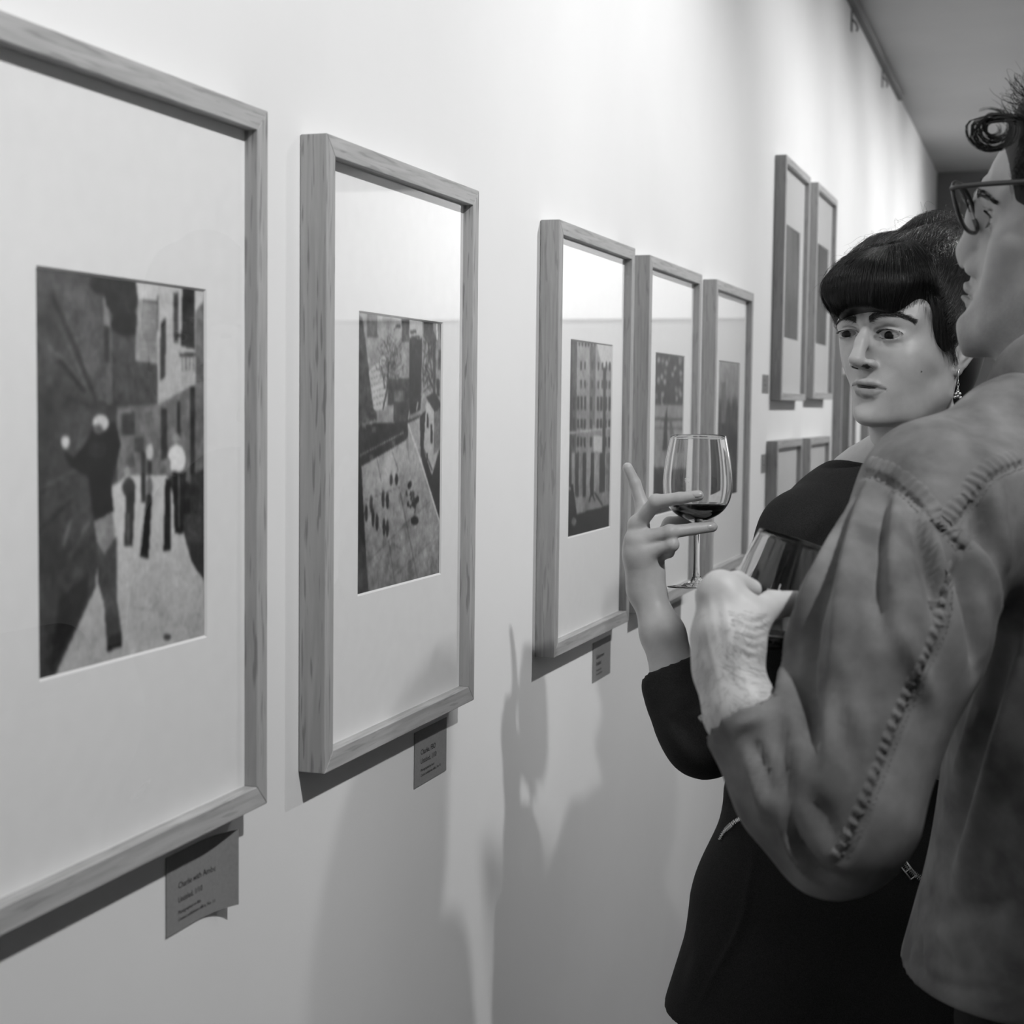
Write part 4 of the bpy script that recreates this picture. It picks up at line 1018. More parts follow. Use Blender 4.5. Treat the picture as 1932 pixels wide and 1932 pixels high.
# knit top showing at neck and shoulder, tights and shoes
b = MB()
S = Sculpt((.25, 1.90, .02), (.85, 2.30, .80), .008)
for sg in (-1, 1):
    hp = PEL+np.array([.075*sg*.55, -.075*sg*.83, -.02]); S.chain([hp, hp+np.array([.0, .0, -.40]), hp+np.array([0, .01, -.76])], [.082, .056, .042], .03)
V_, F_ = S.mesh(); sobj('tights', relax(V_, F_, 1), F_, KNIT, woman)
for sg in (-1, 1):
    hp = PEL+np.array([.075*sg*.55, -.075*sg*.83, -.79]); fd = np.array([-.62, -.78, 0])
    S = Sculpt(hp-np.array([.22, .22, .08]), hp+np.array([.12, .12, .12]), .005)
    S.cap(hp+np.array([0, 0, -.015]), hp+fd*.15+np.array([0, 0, -.028]), .040, .034, .02); S.cap(hp+np.array([0, 0, .05]), hp, .046, .044, .02); S.cut((0, 0, .002), (0, 0, -1))
    V_, F_ = S.mesh(); sobj('shoe', V_, F_, JACK, woman)
# earring: hook, links and a small cluster of beads
lobe = wl((-.0755, -.012, -.036))[0]
ear = empty('earring', tuple(lobe)); ear.parent = woman; ear.location = Vector(lobe)-woman.location
b = MB(); b.tube([lobe+np.array([.001, -.003, .004]), lobe+np.array([.0, -.006, .003]), lobe+np.array([0, -.006, -.004]), lobe+np.array([0, -.0055, -.009])], .0006)
z = -.010
for k in range(4):
    c = lobe+np.array([0, -.0055, z]); nrm = k % 2; pts = [c+(.0014*math.cos(t)*(np.array(_r) if nrm else np.array(_f))+np.array([0, 0, .0022*math.sin(t)])) for t in np.linspace(0, 6.283, 13)]
    b.tube(pts, .0004, 5, False); z -= .0036
b.build('ear_hook', ZIPM, ear, True)
for dx, dz in ((-.002, 0), (.002, 0), (0, -.003), (0, .002), (-.003, -.004), (.003, -.0045)):
    V_, F_ = uvsphere(lobe+np.array([dx, -.0055+dx*.5, z+dz]), .0019, 12, 8); sobj('bead', V_, F_, ZIPM, ear)

# ---------------------------------------------------------------- wine glasses
GLASSM = bpy.data.materials.new('clear_glass'); GLASSM.use_nodes = True
_n = GLASSM.node_tree.nodes['Principled BSDF']; _n.inputs['Base Color'].default_value = (1, 1, 1, 1); _n.inputs['Roughness'].default_value = 0.0; _n.inputs['IOR'].default_value = 1.48; _n.inputs['Transmission Weight'].default_value = 1.0
WINEM = bpy.data.materials.new('red_wine'); WINEM.use_nodes = True
_n = WINEM.node_tree.nodes['Principled BSDF']; _n.inputs['Base Color'].default_value = (.012, .012, .012, 1); _n.inputs['Roughness'].default_value = .03; _n.inputs['IOR'].default_value = 1.34
MARKM = mat('white_print', .75, .5, .4)
def lathe(prof, n=64, closed_bottom=True):
    V = []; F = []
    for r, z in prof:
        for k in range(n):
            a = 2*math.pi*k/n; V.append((r*math.cos(a), r*math.sin(a), z))
    m = len(prof)
    for i in range(m-1):
        for k in range(n): F.append((i*n+k, i*n+(k+1) % n, (i+1)*n+(k+1) % n, (i+1)*n+k))
    return V, F
def wine_glass(label, base, axis, level, K=1.0):
    """profile in metres above the foot"""
    base = np.array(base); a = np.array(axis)/np.linalg.norm(axis); x = np.cross(a, [0, 1, .01]); x /= np.linalg.norm(x); y = np.cross(a, x)
    def put(V): V = np.array(V)*K; return base+V[:, :1]*x+V[:, 1:2]*y+V[:, 2:]*a
    root = empty('wine_glass', tuple(base)); tag(root, label, 'wine glass')
    out = [(.0040, .0755), (.0075, .0772), (.0160, .0808), (.0260, .0862), (.0330, .0930), (.0380, .1020), (.0404, .1135), (.0407, .1260), (.0395, .1400), (.0374, .1540), (.0349, .1660), (.0327, .1775)]
    th = .0011
    def fine(p, n=44):
        p = smooth_path([(r, z, 0) for r, z in p], 2); return [(q[0], q[1]) for q in resample(p, .0032)]
    o_ = fine(out); inn = []
    for i, (r, z) in enumerate(o_):
        j0, j1 = max(i-1, 0), min(i+1, len(o_)-1); dr, dz = o_[j1][0]-o_[j0][0], o_[j1][1]-o_[j0][1]; l = math.hypot(dr, dz)
        tt = th*(1+2.0*max(0, 1-(z-.0755)/.016)); inn.append((max(r-tt*dz/l, .0002), z+tt*dr/l))
    inn = [q for q in inn if q[0] > .0015]
    prof = [(.0002, .0752)]+o_+[(o_[-1][0]-.0004, o_[-1][1]+.0005)]+inn[::-1]+[(.0002, inn[0][1])]
    V, F = lathe(prof, 96); bowl = sobj('bowl', put(V), np.array(F), GLASSM, root)
    st = [(.0002, .0751)]+fine([(.0040, .0751), (.0042, .068), (.0036, .045), (.0037, .022), (.0052, .012), (.0075, .0082)])+[(.0002, .0082)]
    V, F = lathe(st, 40); sobj('stem', put(V[::1]), np.array(F)[:, ::-1], GLASSM, root)
    ft = [(.0002, .0081), (.0074, .0081), (.0110, .0058), (.0200, .0034), (.0290, .0022), (.0334, .0016), (.0340, .0009), (.0334, .0002), (.0200, .0004), (.0002, .0006)]
    V, F = lathe(ft, 96); sobj('foot', put(V), np.array(F)[:, ::-1], GLASSM, root)
    wp = [(r-.00006, z) for r, z in inn if z < level-.0012]
    rl = np.interp(level, [z for r, z in inn], [r for r, z in inn])
    pr = [(.0002, wp[0][1])]+wp+[(rl-.0001, level)]
    # wine surface stays level in the room even when the glass leans
    V, F = lathe(pr, 64); V = put(V); nv = len(V)-64
    c0 = base+a*level*K
    Vt = []
    for p in V[-64:]:
        h = (p-c0)[2]; q = p-a*h/a[2]*.98; d = q-(base+a*((q-base)@a)); L_ = np.linalg.norm(d); rr = K*(np.interp((q-base)@a/K, [z for r, z in inn], [r for r, z in inn])-.0002)
        Vt.append(base+a*((q-base)@a)+d/L_*rr)
    V = np.concatenate([V[:-64], np.array(Vt), [np.mean(Vt, 0)]]); F = list(map(tuple, F))+[(nv+k, nv+(k+1) % 64, nv+64) for k in range(64)]
    o = mesh_obj('wine', V, F, WINEM, root, True)
    return root, put, inn, o_
gbase = PX(1313.5, 1109, DG); gtop = PX(1317.5, 823, DG)
G1, gput, ginn, gout = wine_glass('wine glass with dark red wine, held up in the young woman\'s fingers', gbase, np.array(gtop)-np.array(gbase), .0985)
for o in (hair,): pass
# printed mark on the bowl, facing the viewer
def mark(parent, put, prof, boxes, th0, z0, sc):
    b = MB()
    for x0, y0, x1, y1 in boxes:
        q = []
        for (xx, yy) in ((x0, y0), (x1, y0), (x1, y1), (x0, y1)):
            z = z0+yy*sc; r = np.interp(z, [p[1] for p in prof], [p[0] for p in prof])+.00015; t = th0+xx*sc/r; q.append((r*math.cos(t), r*math.sin(t), z))
        b.add(put(q), [(0, 1, 2, 3)])
    return b.build('printed_mark', MARKM, parent)
mark(G1, gput, gout, [(-4, 0, 4, .7), (-4, 4.3, 4, 5), (-4, 0, -3.3, 5), (3.3, 0, 4, 5), (-2.4, 1.4, -1.6, 3.6), (-1, 1.4, -.2, 3.6), (.4, 1.4, 1.2, 3.6), (1.8, 1.4, 2.6, 3.6), (3, 5.6, 3.5, 11), (1.8, 9, 3, 9.5), (-4, -2.2, -1, -1.5), (0, -2.2, 3, -1.5)], 1.49, .1235, .00075)

# ---------------------------------------------------------------- the man in the denim shirt
man = empty('person', (.735, 1.50, 0)); tag(man, 'man in glasses and denim shirt seen from behind his shoulder, holding a tilted glass', 'person')
MR = head_basis(math.radians(166), math.radians(10.6), math.radians(0)); MT = np.array([.6887, 1.4810, 1.6110])
MLM = [((0,.1065,-.040),(1802,484)), ((0,.088,-.053),(1828,511)), ((0,.0885,-.066),(1816.4,543)), ((0,.0885,-.0741),(1822,549)), ((0,.0885,-.083),(1814,561)),
 ((0,.079,-.104),(1806,622)), ((0,.060,-.122),(1832,664)), ((0,.0805,.016),(1847.7,354)), ((0,.078,.060),(1886,281)), ((-.0115,.090,-.043),(1838,503)), ((-.032,.074,0),(1866,414)), ((-.046,.062,.0),(1884,414)), ((-.030,.077,.020),(1868,366))]
mfix = target_warp(MR, MT, MLM, .032)
ml = lambda p: mfix(np.atleast_2d(np.array(p, float))@MR.T+MT)
S = face_sculpt(.0018, True); MV, MF = S.mesh(); MV = relax(MV, MF, 1, .4); MV = relax_part(MV, MF, cheek_weight(MV), 40)
mt = face_tone(MV, .40, .27); mt = np.where((mt < .2) & (MV[:, 2] < -.055), .40, mt)
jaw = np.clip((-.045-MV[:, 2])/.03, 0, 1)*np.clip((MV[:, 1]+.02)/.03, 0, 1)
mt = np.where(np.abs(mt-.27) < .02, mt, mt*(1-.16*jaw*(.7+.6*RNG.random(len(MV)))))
mloc = ml; MV = ml(MV)
_anc2 = [ml(l)[0] for l, _ in MLM]
msnap = snap(MV, [(1884,290),(1872,310),(1858,335),(1846,352),(1812,452),(1803,476),(1808,497),(1822,514),(1820,533),(1815,541),(1820,549),(1813,560),(1822,578),(1816,592),(1809,608),(1806,628),(1812,645)], _anc2[:0], .009)
ml = lambda p: msnap(mloc(p)); MV = msnap(MV)
MT_ = bvh(MV, MF)
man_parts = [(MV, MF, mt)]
for sg in (-1, 1): eyeball('eyeball', (sg*.032, .0622, -.0005), .0123, np.array((0, .995, -.08)), man, ml, .05)
# hair: cropped sides, loose curls above the forehead
S = Sculpt((-.11, -.135, -.07), (.11, .115, .17), .0028)
S.ell((0, -.014, .038), (.079, .097, .086)); S.ell((0, .008, .090), (.062, .060, .028), .02)
S.ell((0, .129, -.015), (.13, .090, .098), .006, sub=True)
for sg in (-1, 1): S.ell((sg*.086, .056, -.035), (.034, .046, .052), .006, sub=True); S.ell((sg*.084, -.012, -.030), (.026, .026, .040), .006, sub=True)
S.ell((0, 0, -.095), (.2, .2, .05), .006, sub=True)
hv, hf = S.mesh(); hv = relax(hv, hf, 2); mh = sobj('hair', ml(hv), hf, HAIRB, man)
HT2 = bvh(hv, hf); C_ = Strands(); R2 = np.random.default_rng(8)
for k in range(760):      # curls over the forehead and crown
    a = R2.uniform(-.075, .075); y = R2.uniform(-.125, .078)
    p, n, _, _ = HT2.find_nearest(Vector((a, y, .15-.6*max(0, y)-1.3*max(0, -y-.03)))); p = np.array(p); n = np.array(n)
    f = np.array([R2.normal(0, .5), .8, R2.normal(.1, .3)]); f /= np.linalg.norm(f); s = np.cross(n, f); s /= np.linalg.norm(s)
    r = R2.uniform(.004, .009); tr = R2.uniform(2.5, 7.5); tt = np.linspace(0, 1, 20); adv = R2.uniform(.008, .026)
    c0 = p+n*r*.6
    ph = R2.uniform(0, 6.28)
    C_.add(np.array([c0+f*(r*(math.cos(tr*x+2.6)))+n*(r*math.sin(tr*x+2.6)*1.1+.006*x)+f*adv*x*.5+s*(R2.uniform(-1, 1)*.0003+.004*math.sin(ph+3*x)) for x in tt]), R2.uniform(.00016, .0004))
# the loose forelock: loops of hair hanging in front of the brow
c0 = PX(1872, 243, 1.352); root0 = PX(1934, 226, 1.372)
for lk in range(15):       # separate locks, each a thin bundle
    rr = [1.0, .93, .8, .66, .5, .36, 1.05, .88, .72, .58, .95, .45, .78, 1.0, .62][lk]; t0 = R2.uniform(.9, 1.9); t1 = t0+R2.uniform(3.6, 6.0)
    cj = np.array(_f)*R2.normal(0, .006)+_r*R2.normal(.001, .0022)+_u*R2.normal(0, .0022); el = R2.uniform(.8, 1.05); tl = R2.normal(0, .25)
    rt = root0+_u*R2.normal(0, .005)+np.array(_f)*R2.normal(0, .006)
    for q in range(11):
        jr = R2.normal(0, .0005); jc = R2.normal(0, .0006, 3); pts = []
        for x in np.linspace(0, 1, 26):
            t = t0+(t1-t0)*x; ca, sa = math.cos(t), math.sin(t); a_ = (.0185*rr+jr)*ca; b_ = (.0180*rr*el+jr)*sa
            lp = c0+cj+jc*(.4+x)+np.array(_f)*.004*x+_r*(a_*math.cos(tl)-b_*math.sin(tl))+_u*(a_*math.sin(tl)+b_*math.cos(tl))
            w_ = max(0, 1-x*5.5)**1.5; pts.append(rt*w_+lp*(1-w_))
        C_.add(np.array(pts), R2.uniform(.00016, .0003))
for k in range(70):
    base_ = PX(R2.uniform(1895, 1940), R2.uniform(205, 240), 1.362+R2.normal(0, .006)); d = -_r*R2.uniform(.2, 1)+_u*R2.uniform(.5, 1.4); d /= np.linalg.norm(d); L_ = R2.uniform(.010, .026); cv = _r*R2.normal(.5, .7)-_u*.3
    C_.add(np.array([base_+d*L_*x+cv*L_*.5*x*x for x in np.linspace(0, 1, 10)]), R2.uniform(.00014, .0003))
for i in range(760): C_.V[i] = ml(C_.V[i])
for k in range(900):      # short hair over the side of the head
    p, n, _, _ = HT2.find_nearest(Vector((-.09, R2.uniform(-.02, .075), R2.uniform(.02, .135)))); p = np.array(p); n = np.array(n)
    f = np.array([R2.normal(0, .15), -.55+R2.normal(0, .35), -.35+R2.normal(0, .5)]); f -= n*(f@n); f /= np.linalg.norm(f); L_ = R2.uniform(.008, .020); ph = R2.uniform(0, 6)
    C_.add(ml(np.array([p+f*L_*x+n*(.0008+.003*math.sin(2.6*x))+np.cross(n, f)*.0015*math.sin(4*x+ph) for x in np.linspace(0, 1, 8)])), R2.uniform(.00016, .0003))
C_.obj('loose_curls', HAIRB, mh)
for sg in (-1, 1):
    BR = Strands()
    ctrl = smooth_path([(sg*.013, .083, .015), (sg*.026, .083, .0195), (sg*.038, .077, .0195), (sg*.050, .064, .0140)], 3)
    for k in range(220):
        t = R2.uniform(0, 1); p = ctrl[int(t*(len(ctrl)-1))]; q = p+np.array([0, 0, R2.uniform(-1, 1)*.0036*(1-.6*t)]); d = np.array([sg*1, -.4, .5-.9*t]); d /= np.linalg.norm(d); A = []
        for x in (0, .35, .7, 1):
            loc, nor, _, _ = MT_.find_nearest(Vector(ml(q+d*.008*x)[0])); A.append(np.array(loc)+np.array(nor)*(.0004+.0012*x))
        BR.add(A, .0002)
    BR.obj('eyebrow', HAIRB, man)
lashes(ml, man, R2)
# spectacles
SPECM = mat('dark_acetate', .03, .3, .5); LENSM = pane_material('spectacle_lens')
gl = empty('glasses', (0, 0, 0)); gl.parent = man; gl.location = Vector(ml((0, .085, .004))[0])-man.location
rims = {}
for sg in (-1, 1):
    loop = []
    for t in np.linspace(0, 2*math.pi, 41)[:-1]:
        ex = abs(math.cos(t))**.75*math.copysign(1, math.cos(t)); ez = abs(math.sin(t))**.85*math.copysign(1, math.sin(t))
        x = .0335+.0265*ex*(1-.06*ez); z = .002+.0225*ez*(1 if ez < 0 else .82); yy = .0935-.010*((x-.012)/.05)**2*1.2+.002+.012*((x-.012)/.05)**2+.52*(z-.013)
        loop.append(np.array((sg*x, yy, z)))
    loop = np.array(loop); b = MB(); lw = ml(loop) if False else loop@MR.T+MT
    b.tube(list(lw)+[lw[0]], .0019, 8, False); b.build('rim', SPECM, gl, True)
    c = lw.mean(0); V = [c-(MR[:, 1])*.0]+list(lw); n = len(lw); F = [(0, 1+i, 1+(i+1) % n) for i in range(n)]
    me_ = mesh_obj('lens', V, F, LENSM, gl, True); so = me_.modifiers.new('thick', 'SOLIDIFY'); so.thickness = .0018; so.offset = 0
    tp = np.array([(sg*.0595, .0955, .013), (sg*.066, .088, .0150), (sg*.0745, .04, .0235), (sg*.078, -.005, .030), (sg*.077, -.028, .022), (sg*.075, -.040, .004)])@MR.T+MT
    b = MB(); b.tube(smooth_path(tp, 2), .0023, 8); b.build('temple_arm', SPECM, gl, True)
tp = np.array([(-.0085, .091, .006), (-.004, .097, .0085), (.004, .097, .0085), (.0085, .091, .006)])@MR.T+MT
b = MB(); b.tube(smooth_path(tp, 2), .0018, 8); b.build('bridge', SPECM, gl, True)

# his left arm, hand and the shirt
MD = 1.17
def mpt(l): return [PX(u, v, d) for u, v, d in l]
mW = PX(1372, 1262, 1.207); mF1 = PX(1400, 1345, 1.190); mE = PX(1572, 1575, 1.165)
mI = mpt([(1350, 1128, 1.222), (1360, 1104, 1.222), (1390, 1100, 1.246), (1418, 1112, 1.259)])
mM = mpt([(1352, 1150, 1.236), (1338, 1130, 1.300), (1366, 1162, 1.368), (1436, 1170, 1.364)])
mR = mpt([(1356, 1180, 1.240), (1344, 1170, 1.300), (1380, 1200, 1.358), (1432, 1222, 1.358)])
mP = mpt([(1364, 1205, 1.240), (1360, 1215, 1.285), (1392, 1240, 1.326), (1420, 1250, 1.330)])
mT = mpt([(1392, 1215, 1.206), (1418, 1167, 1.216), (1456, 1142, 1.238), (1503, 1138, 1.252)])
allp = mI+mM+mR+mP+mT+[mW, mF1, mE]
S = arm_sculpt(allp, .0018)
MFN = [(mI, [.0118, .0102, .0090, .0080]), (mM, [.0118, .0098, .0086, .0078]), (mR, [.0112, .0094, .0084, .0076]), (mP, [.0102, .0086, .0076, .0068])]
hand(S, mW, MFN, (mT, [.0165, .0128, .0108, .0096]), rs=1.03)
S.chain([(mW+mI[0])/2, (mW+mT[1])/2], [.0190, .0160], .012); S.ell((mI[0]*.4+mT[1]*.35+mM[0]*.25), (.018, .018, .020), .012); S.cap(mI[1]*.5+mI[0]*.5, mT[1], .011, .011, .012)
S.chain([(mW*.6+mI[0]*.4), mW, mF1, mE], [.0215, .0220, .0260, .036], .015)
aV, aF = S.mesh(); aV = relax(aV, aF, 1, .4); aN = vnormals(aV, aF); aT = bvh(aV, aF)
for uv in ([(1408, 1168), (1425, 1176), (1452, 1162)], [(1404, 1182), (1425, 1192), (1452, 1180)], [(1404, 1197), (1422, 1208), (1448, 1198)], [(1402, 1212), (1420, 1226), (1440, 1218)], [(1400, 1230), (1414, 1244), (1428, 1238)]):
    aV = stroke(aV, aN, trace(aT, uv, 3), .0018, -.0014)
for uv in ([(1340, 1120), (1345, 1180), (1360, 1240)], [(1362, 1130), (1372, 1180), (1380, 1250)], [(1330, 1160), (1340, 1220), (1362, 1300)]):
    aV = stroke(aV, aN, trace(aT, uv, 4), .0030, .0012)
man_parts.append((aV, aF, np.full(len(aV), .58)))  # hand toned lighter than the face, the strong light on it painted in
# forearm hair
AH = Strands()
for k in range(500):
    u, v = R2.uniform(1315, 1440), R2.uniform(1150, 1400); p = hit(aT, u, v)
    if p is None: continue
    _, n, _, _ = aT.find_nearest(Vector(p)); n = np.array(n); d = _u*-.5+_r*R2.normal(.5, .5)+n*.35; d /= np.linalg.norm(d)
    AH.add([p, p+d*.005+n*.001, p+d*.010+n*.0006], .00007)
AH.obj('arm_hair', HAIRB, man)
RINGM = mat('silver_ring', .8, .2, .5, 1.0)
cR = np.array(mR[0])*.35+np.array(mR[1])*.65; b = MB(); dR = mR[1]-mR[0]; dR /= np.linalg.norm(dR); e1 = np.cross(dR, [0, 0, 1.]); e1 /= np.linalg.norm(e1); e2 = np.cross(dR, e1)
b.tube([cR+.0108*(math.cos(t)*e1+math.sin(t)*e2) for t in np.linspace(0, 6.283, 33)], .0014, 8, False); rg = b.build('ring', RINGM, man, True)
# coarse body under the clothes
mSL = PX(1766, 962, 1.275); mNB = PX(2008, 738, 1.395); mSR = np.array(mSL)+(np.array([mNB[0], mNB[1], mSL[2]])-mSL)*2.0; mPEL = np.array([.735, 1.50, .90])
S = Sculpt((.30, 1.0, .03), (1.15, 2.0, 1.55), .013)
S.chain([ml((0, -.035, -.13))[0], np.array(mNB)+np.array([.02, 0, -.03])], [.050, .055], .03)
S.chain([mSL, np.array([.735, 1.47, 1.34]), mSR], [.038, .062, .036], .04); S.chain([np.array([.735, 1.48, 1.28]), mPEL], [.085, .085], .05)
S.chain([mSL, mE], [.042, .036], .03); mER = mSR+np.array([-.05, .06, -.30]); S.chain([mSR, mER, mER+np.array([-.22, -.03, .06])], [.034, .032, .028], .03)
for sg in (-1, 1):
    hp = mPEL+np.array([0, .09*sg, -.03]); S.chain([hp, hp+np.array([0, 0, -.42]), hp+np.array([.01, 0, -.82])], [.080, .055, .042], .03)
v_, f_ = S.mesh(); man_parts.append((relax(v_, f_, 1), f_, np.full(len(v_), .42)))
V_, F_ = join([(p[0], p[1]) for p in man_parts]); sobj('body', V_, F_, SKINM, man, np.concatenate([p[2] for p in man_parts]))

DENIM = noise_col(mat('washed_denim', .12, .85, .2), 22, .115, .225, detail=7, bump=.3, bscale=1500, dist=.0005, p0=.35, p1=.65)
SEAMM = mat('denim_thread', .19, .8, .2)
S = Sculpt((.26, 1.0, .84), (1.18, 2.0, 1.58), .0043)
S.chain([PX(1578, 1570, 1.162), PX(1500, 1490, 1.170), PX(1410, 1356, 1.188)], [.044, .042, .036], .018)
S.cap(PX(1376, 1288, 1.202), PX(1340, 1180, 1.22), .046, .06, .003, sub=True)
S.cap(PX(1420, 1380, 1.186), PX(1372, 1270, 1.206), .0255, .0270, .004, sub=True)
FW_ = MR[:, 1]*np.array([1, 1, 0]); FW_ /= np.linalg.norm(FW_); LT_ = -np.array(MR[:, 0]); LT_[2] = 0; LT_ /= np.linalg.norm(LT_)
ch = np.array([.745, 1.475, 1.20])
Rm = np.stack([FW_, LT_, np.array([0, 0, 1.])], 1)
S.ell(ch, (.130, .205, .27), .02, R=Rm)
S.chain([mSL+np.array([.01, 0, -.01]), np.array([.735, 1.46, 1.395]), mSR], [.064, .074, .064], .05)
S.chain([np.array(mNB)+np.array([.01, .02, .01]), np.array([.735, 1.46, 1.37])], [.058, .085], .05)
S.chain([PX(1745, 884, 1.285), PX(1900, 808, 1.345), PX(2005, 775, 1.40)], [.036, .036, .050], .03)
S.chain([ch+np.array([-.01, 0, -.05]), np.array([.692, 1.49, .93])], [.124, .132], .06, flat=(LT_, 1.35))
S.chain([mSL, PX(1684, 1180, 1.208), PX(1598, 1520, 1.170)], [.063, .068, .053], .028)
S.chain([PX(1592, 1520, 1.168), PX(1560, 1600, 1.160)], [.048, .030], .02)
S.chain([mSR, mER, mER+np.array([-.20, -.03, .06])], [.066, .058, .042], .03)
S.cut((0, 0, .952), (0, 0, -1), .006)
S.ell(np.array(mNB)+np.array([-.005, .005, .035]), (.062, .062, .05), .008, sub=True)
SV, SF = S.mesh(); SV = relax(SV, SF, 2); SNm = vnormals(SV, SF); STr = bvh(SV, SF)
def fold(uv, w, a, taper=True):
    global SV
    SV = stroke(SV, SNm, trace(STr, uv, 8), w*.8, a*1.1, taper)
# long gathers falling from the shoulder seam, the elbow creases and the underarm drag lines
for uv, w_, a_ in (([(1672, 915), (1655, 1010), (1652, 1110), (1664, 1200)], .0085, -.010), ([(1690, 930), (1680, 1020), (1680, 1120)], .0085, .006),
    ([(1640, 905), (1612, 1000), (1590, 1120), (1575, 1280), (1562, 1420), (1550, 1495)], .009, .009), ([(1622, 930), (1580, 1030), (1545, 1130), (1528, 1200), (1526, 1300), (1536, 1370), (1546, 1452)], .008, -.011),
    ([(1600, 960), (1545, 1080), (1500, 1190), (1480, 1290), (1490, 1400)], .011, .007), ([(1717, 957), (1738, 1030), (1763, 1111), (1772, 1180)], .008, -.010), ([(1735, 960), (1768, 1040), (1785, 1120)], .007, .007),
    ([(1600, 1240), (1612, 1336), (1632, 1448)], .010, .006), ([(1560, 1210), (1552, 1300), (1549, 1400)], .008, .004), ([(1700, 1180), (1735, 1260), (1752, 1330)], .010, .006),
    ([(1488, 1540), (1494, 1575), (1511, 1608), (1542, 1647), (1589, 1668)], .0055, -.010), ([(1478, 1545), (1484, 1585), (1503, 1622), (1540, 1662)], .006, .005), ([(1480, 1300), (1474, 1400), (1480, 1480), (1490, 1540)], .008, -.008), ([(1420, 1395), (1440, 1440), (1452, 1500)], .006, -.006), ([(1404, 1420), (1424, 1470), (1440, 1540)], .006, .005),
    ([(1395, 1372), (1412, 1366), (1440, 1352)], .0045, .004), ([(1520, 1490), (1560, 1540), (1580, 1610)], .009, -.004),
    ([(1815, 1040), (1830, 1110), (1850, 1180), (1848, 1260)], .012, -.016), ([(1830, 1020), (1860, 1080), (1885, 1150)], .010, .008), ([(1845, 940), (1850, 1000), (1868, 1060)], .010, -.010), ([(1868, 900), (1880, 990), (1900, 1080)], .012, .008),
    ([(1850, 1290), (1835, 1380), (1800, 1470)], .012, .006), ([(1910, 1180), (1870, 1330), (1820, 1500), (1780, 1640)], .016, -.010), ([(1930, 1230), (1890, 1380), (1850, 1540), (1800, 1690)], .016, .009),
    ([(1738, 1770), (1734, 1812), (1744, 1838)], .0045, -.005), ([(1726, 1780), (1724, 1820), (1730, 1845)], .005, .004), ([(1750, 1845), (1810, 1864), (1932, 1876)], .004, -.004), ([(1770, 1750), (1812, 1790), (1822, 1830)], .010, .006), ([(1790, 1720), (1860, 1715), (1930, 1700)], .010, -.005), ([(1790, 760), (1840, 800), (1860, 850)], .018, -.003), ([(1740, 830), (1790, 860), (1820, 930)], .016, -.003), ([(1700, 850), (1740, 890), (1770, 950)], .012, .003)):
    fold(uv, w_, a_)
STr = bvh(SV, SF); SNm = vnormals(SV, SF)
SEAMS = [([(1629, 891), (1655, 896), (1695, 920), (1736, 957), (1763, 984), (1786, 1009), (1817, 1038)], .0046), ([(1800, 992), (1836, 950), (1856, 915), (1880, 893), (1932, 874)], .0046), ([(1797, 1080), (1792, 1130), (1780, 1188), (1745, 1270), (1698, 1367), (1667, 1452), (1628, 1550), (1590, 1622)], .0052)]
paths = [trace(STr, uv, 4) for uv, _ in SEAMS]
for p in paths:
    SV = stroke(SV, SNm, p, .0032, -.0034, False)
STr2 = bvh(SV, SF)
shirt = sobj('shirt', SV, SF, DENIM, man)
STr = bvh(SV, SF)
def seam_strip(p, width, parent):
    """the felled band beside a seam, puckered where the thread pulls it"""
    q = resample(p, .0011); V = []; F = []; nw = 10; ph = RNG.uniform(0, 6); sv = None
    for i in range(len(q)):
        t = q[min(i+2, len(q)-1)]-q[max(i-2, 0)]; t /= np.linalg.norm(t)+1e-9; loc, n, _, _ = STr.find_nearest(Vector(q[i])); n = np.array(n); s = np.cross(n, t)
        if s@_u < 0: s = -s
        s = s if sv is None else sv*.8+s*.2; s /= np.linalg.norm(s); sv = s; ph += RNG.uniform(.55, 1.15)*1.0
        for k in range(nw+1):
            w_ = k/nw; c, n2, _, _ = STr.find_nearest(Vector(q[i]+s*width*w_)); c = np.array(c); n2 = np.array(n2)
            edge = min(1, w_*6, (1-w_)*4); rip = math.sin(ph+1.6*w_)*(.0008 if .1 < w_ < .9 else .0003)
            V.append(c+n2*(-.0006+.0016*edge+rip*edge))
    m = nw+1
    for i in range(len(q)-1):
        for k in range(nw): F.append((i*m+k, (i+1)*m+k, (i+1)*m+k+1, i*m+k+1))
    V = np.array(V); F = np.array(F); nn = vnormals(V, F)
    if (nn@-np.array(_f)).mean() < 0: F = F[:, ::-1]
    return sobj('seam_band', V, F, DENIM, parent)
for p, w_ in zip(paths, (.017, .017, .011)): seam_strip(p, w_, shirt)
def stitches(paths, name, parent):
    b = MB()
    for p in paths:
        for off in (.0028,):
            q = resample(p, .0042)
            for i in range(1, len(q)-1, 1):
                t = q[i+1]-q[i-1]; t /= np.linalg.norm(t)+1e-9; loc, n, _, _ = STr.find_nearest(Vector(q[i])); n = np.array(n); s = np.cross(n, t)
                if s@_u < 0: s = -s
                c, n2, _, _ = STr.find_nearest(Vector(q[i]-s*off)); c = np.array(c)+np.array(n2)*.0003
                b.tube([c-t*.0014, c+np.array(n2)*.0004, c+t*.0014], .00035, 4)
    return b.build(name, SEAMM, parent)
for p in paths: stitches([p], 'seam_stitching', shirt)
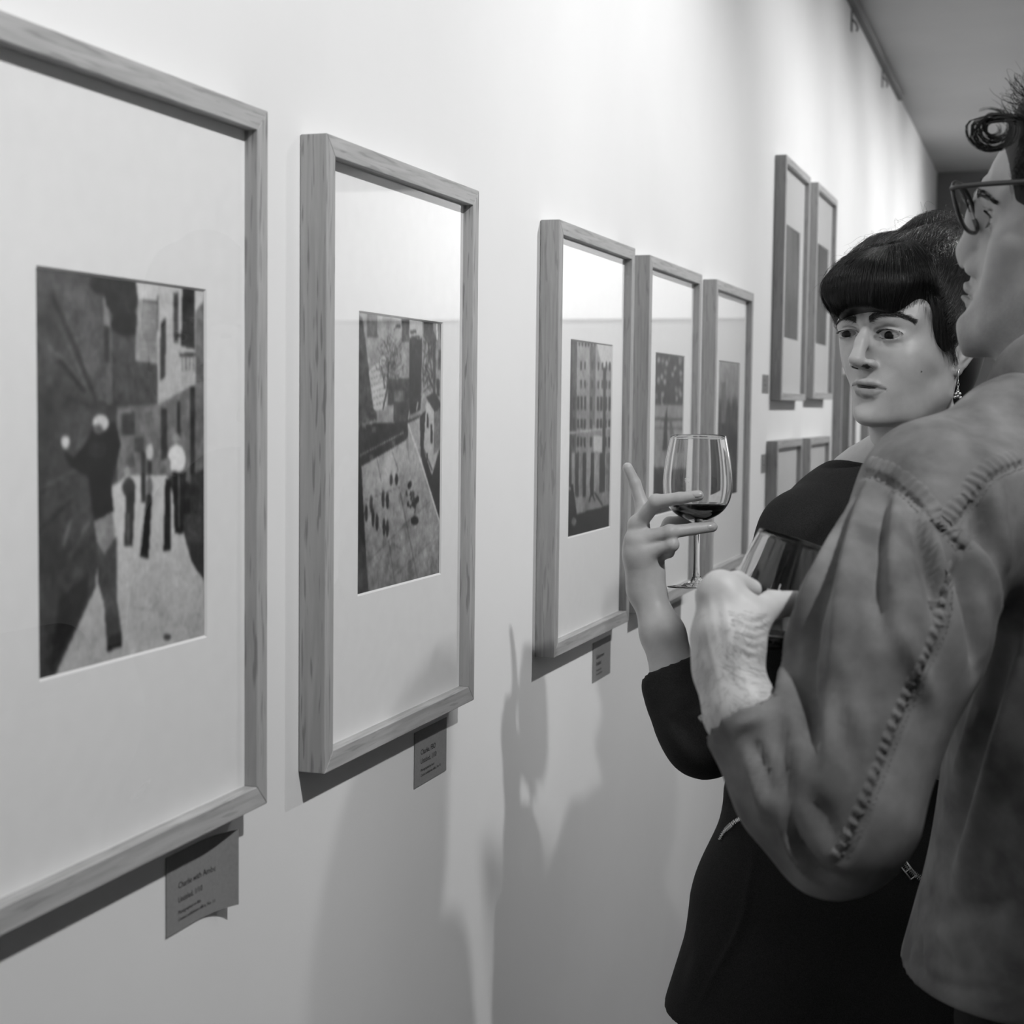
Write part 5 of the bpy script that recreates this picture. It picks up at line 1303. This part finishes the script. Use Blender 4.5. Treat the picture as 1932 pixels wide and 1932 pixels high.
# collar: a folded band and two points
def sheet(name, rows, m, parent, th=.0022):
    rows = np.array(rows); a, c, _ = rows.shape; F = [(i*c+k, (i+1)*c+k, (i+1)*c+k+1, i*c+k+1) for i in range(a-1) for k in range(c-1)]
    o = sobj(name, rows.reshape(-1, 3), np.array(F), m, parent); so = o.modifiers.new('thick', 'SOLIDIFY'); so.thickness = th; sb = o.modifiers.new('sub', 'SUBSURF'); sb.levels = 1; sb.render_levels = 2
    return o
cc = np.array(mNB)+np.array([.0, .0, .0]); rows = []
for lv in range(5):
    row = []
    for t in np.linspace(-2.6, 2.6, 44):
        dr = -FW_*math.cos(t)+LT_*math.sin(t)    # starts at the back of the neck
        fr = abs(t)/2.6; r = [.056, .058, .062, .069, .077][lv]*(1+.04*fr); h = [.012, .046, .067, .046, .014-.012*fr][lv]-.052*fr**4
        row.append(cc+dr*r+np.array([0, 0, h]))
    rows.append(row)
sheet('collar', rows, DENIM, shirt)
# front placket edge and turned hem
hem = [hit(STr, u, v) for u, v in resample([(1736, 1800), (1800, 1836), (1932, 1852)], 8)]
TROU = noise_col(mat('dark_trousers', .02, .9, .2), 300, .012, .02)
S = Sculpt((.55, 1.25, .03), (1.05, 1.80, 1.0), .009)
S.ell(mPEL+np.array([0, 0, .0]), (.125, .165, .10), .03, R=Rm)
for sg in (-1, 1):
    hp = mPEL+np.array([0, .09*sg, -.05]); S.chain([hp, hp+np.array([0, 0, -.40]), hp+np.array([.01, 0, -.82])], [.095, .075, .066], .03)
v_, f_ = S.mesh(); sobj('trousers', relax(v_, f_, 1), f_, TROU, man)
for sg in (-1, 1):
    hp = mPEL+np.array([.01, .09*sg, -.86]); S = Sculpt(hp-np.array([.24, .1, .1]), hp+np.array([.12, .1, .12]), .006)
    S.cap(hp+np.array([.02, 0, -.02]), hp+np.array([-.17, 0, -.030]), .048, .040, .02); S.cap(hp+np.array([0, 0, .05]), hp, .05, .048, .02); S.cut((0, 0, .002), (0, 0, -1))
    v_, f_ = S.mesh(); sobj('shoe', v_, f_, JACK, man)
# his glass, leaning in his fingers
rimc = PX(1500, 1019, 1.30); bot = PX(1406, 1332, 1.30); axs = (rimc-bot)/np.linalg.norm(rimc-bot); axs = axs-np.array(_f)*.10; axs /= np.linalg.norm(axs)
G2, gput2, _, gout2 = wine_glass('tilted wine glass cradled low in the man\'s left hand', rimc-axs*.1775*.93, axs, .090, .93)
mark(G2, gput2, gout2, [(0, 0, .8, 5), (1.6, 0, 2.4, 5), (0, 0, 2.4, .8), (4, 0, 4.8, 5), (4, 2.4, 6, 3.2), (5.6, 2.4, 6.4, 5), (8, 6, 8.8, 11), (8, 6, 10.4, 6.8)], 1.45, .128, .0011)
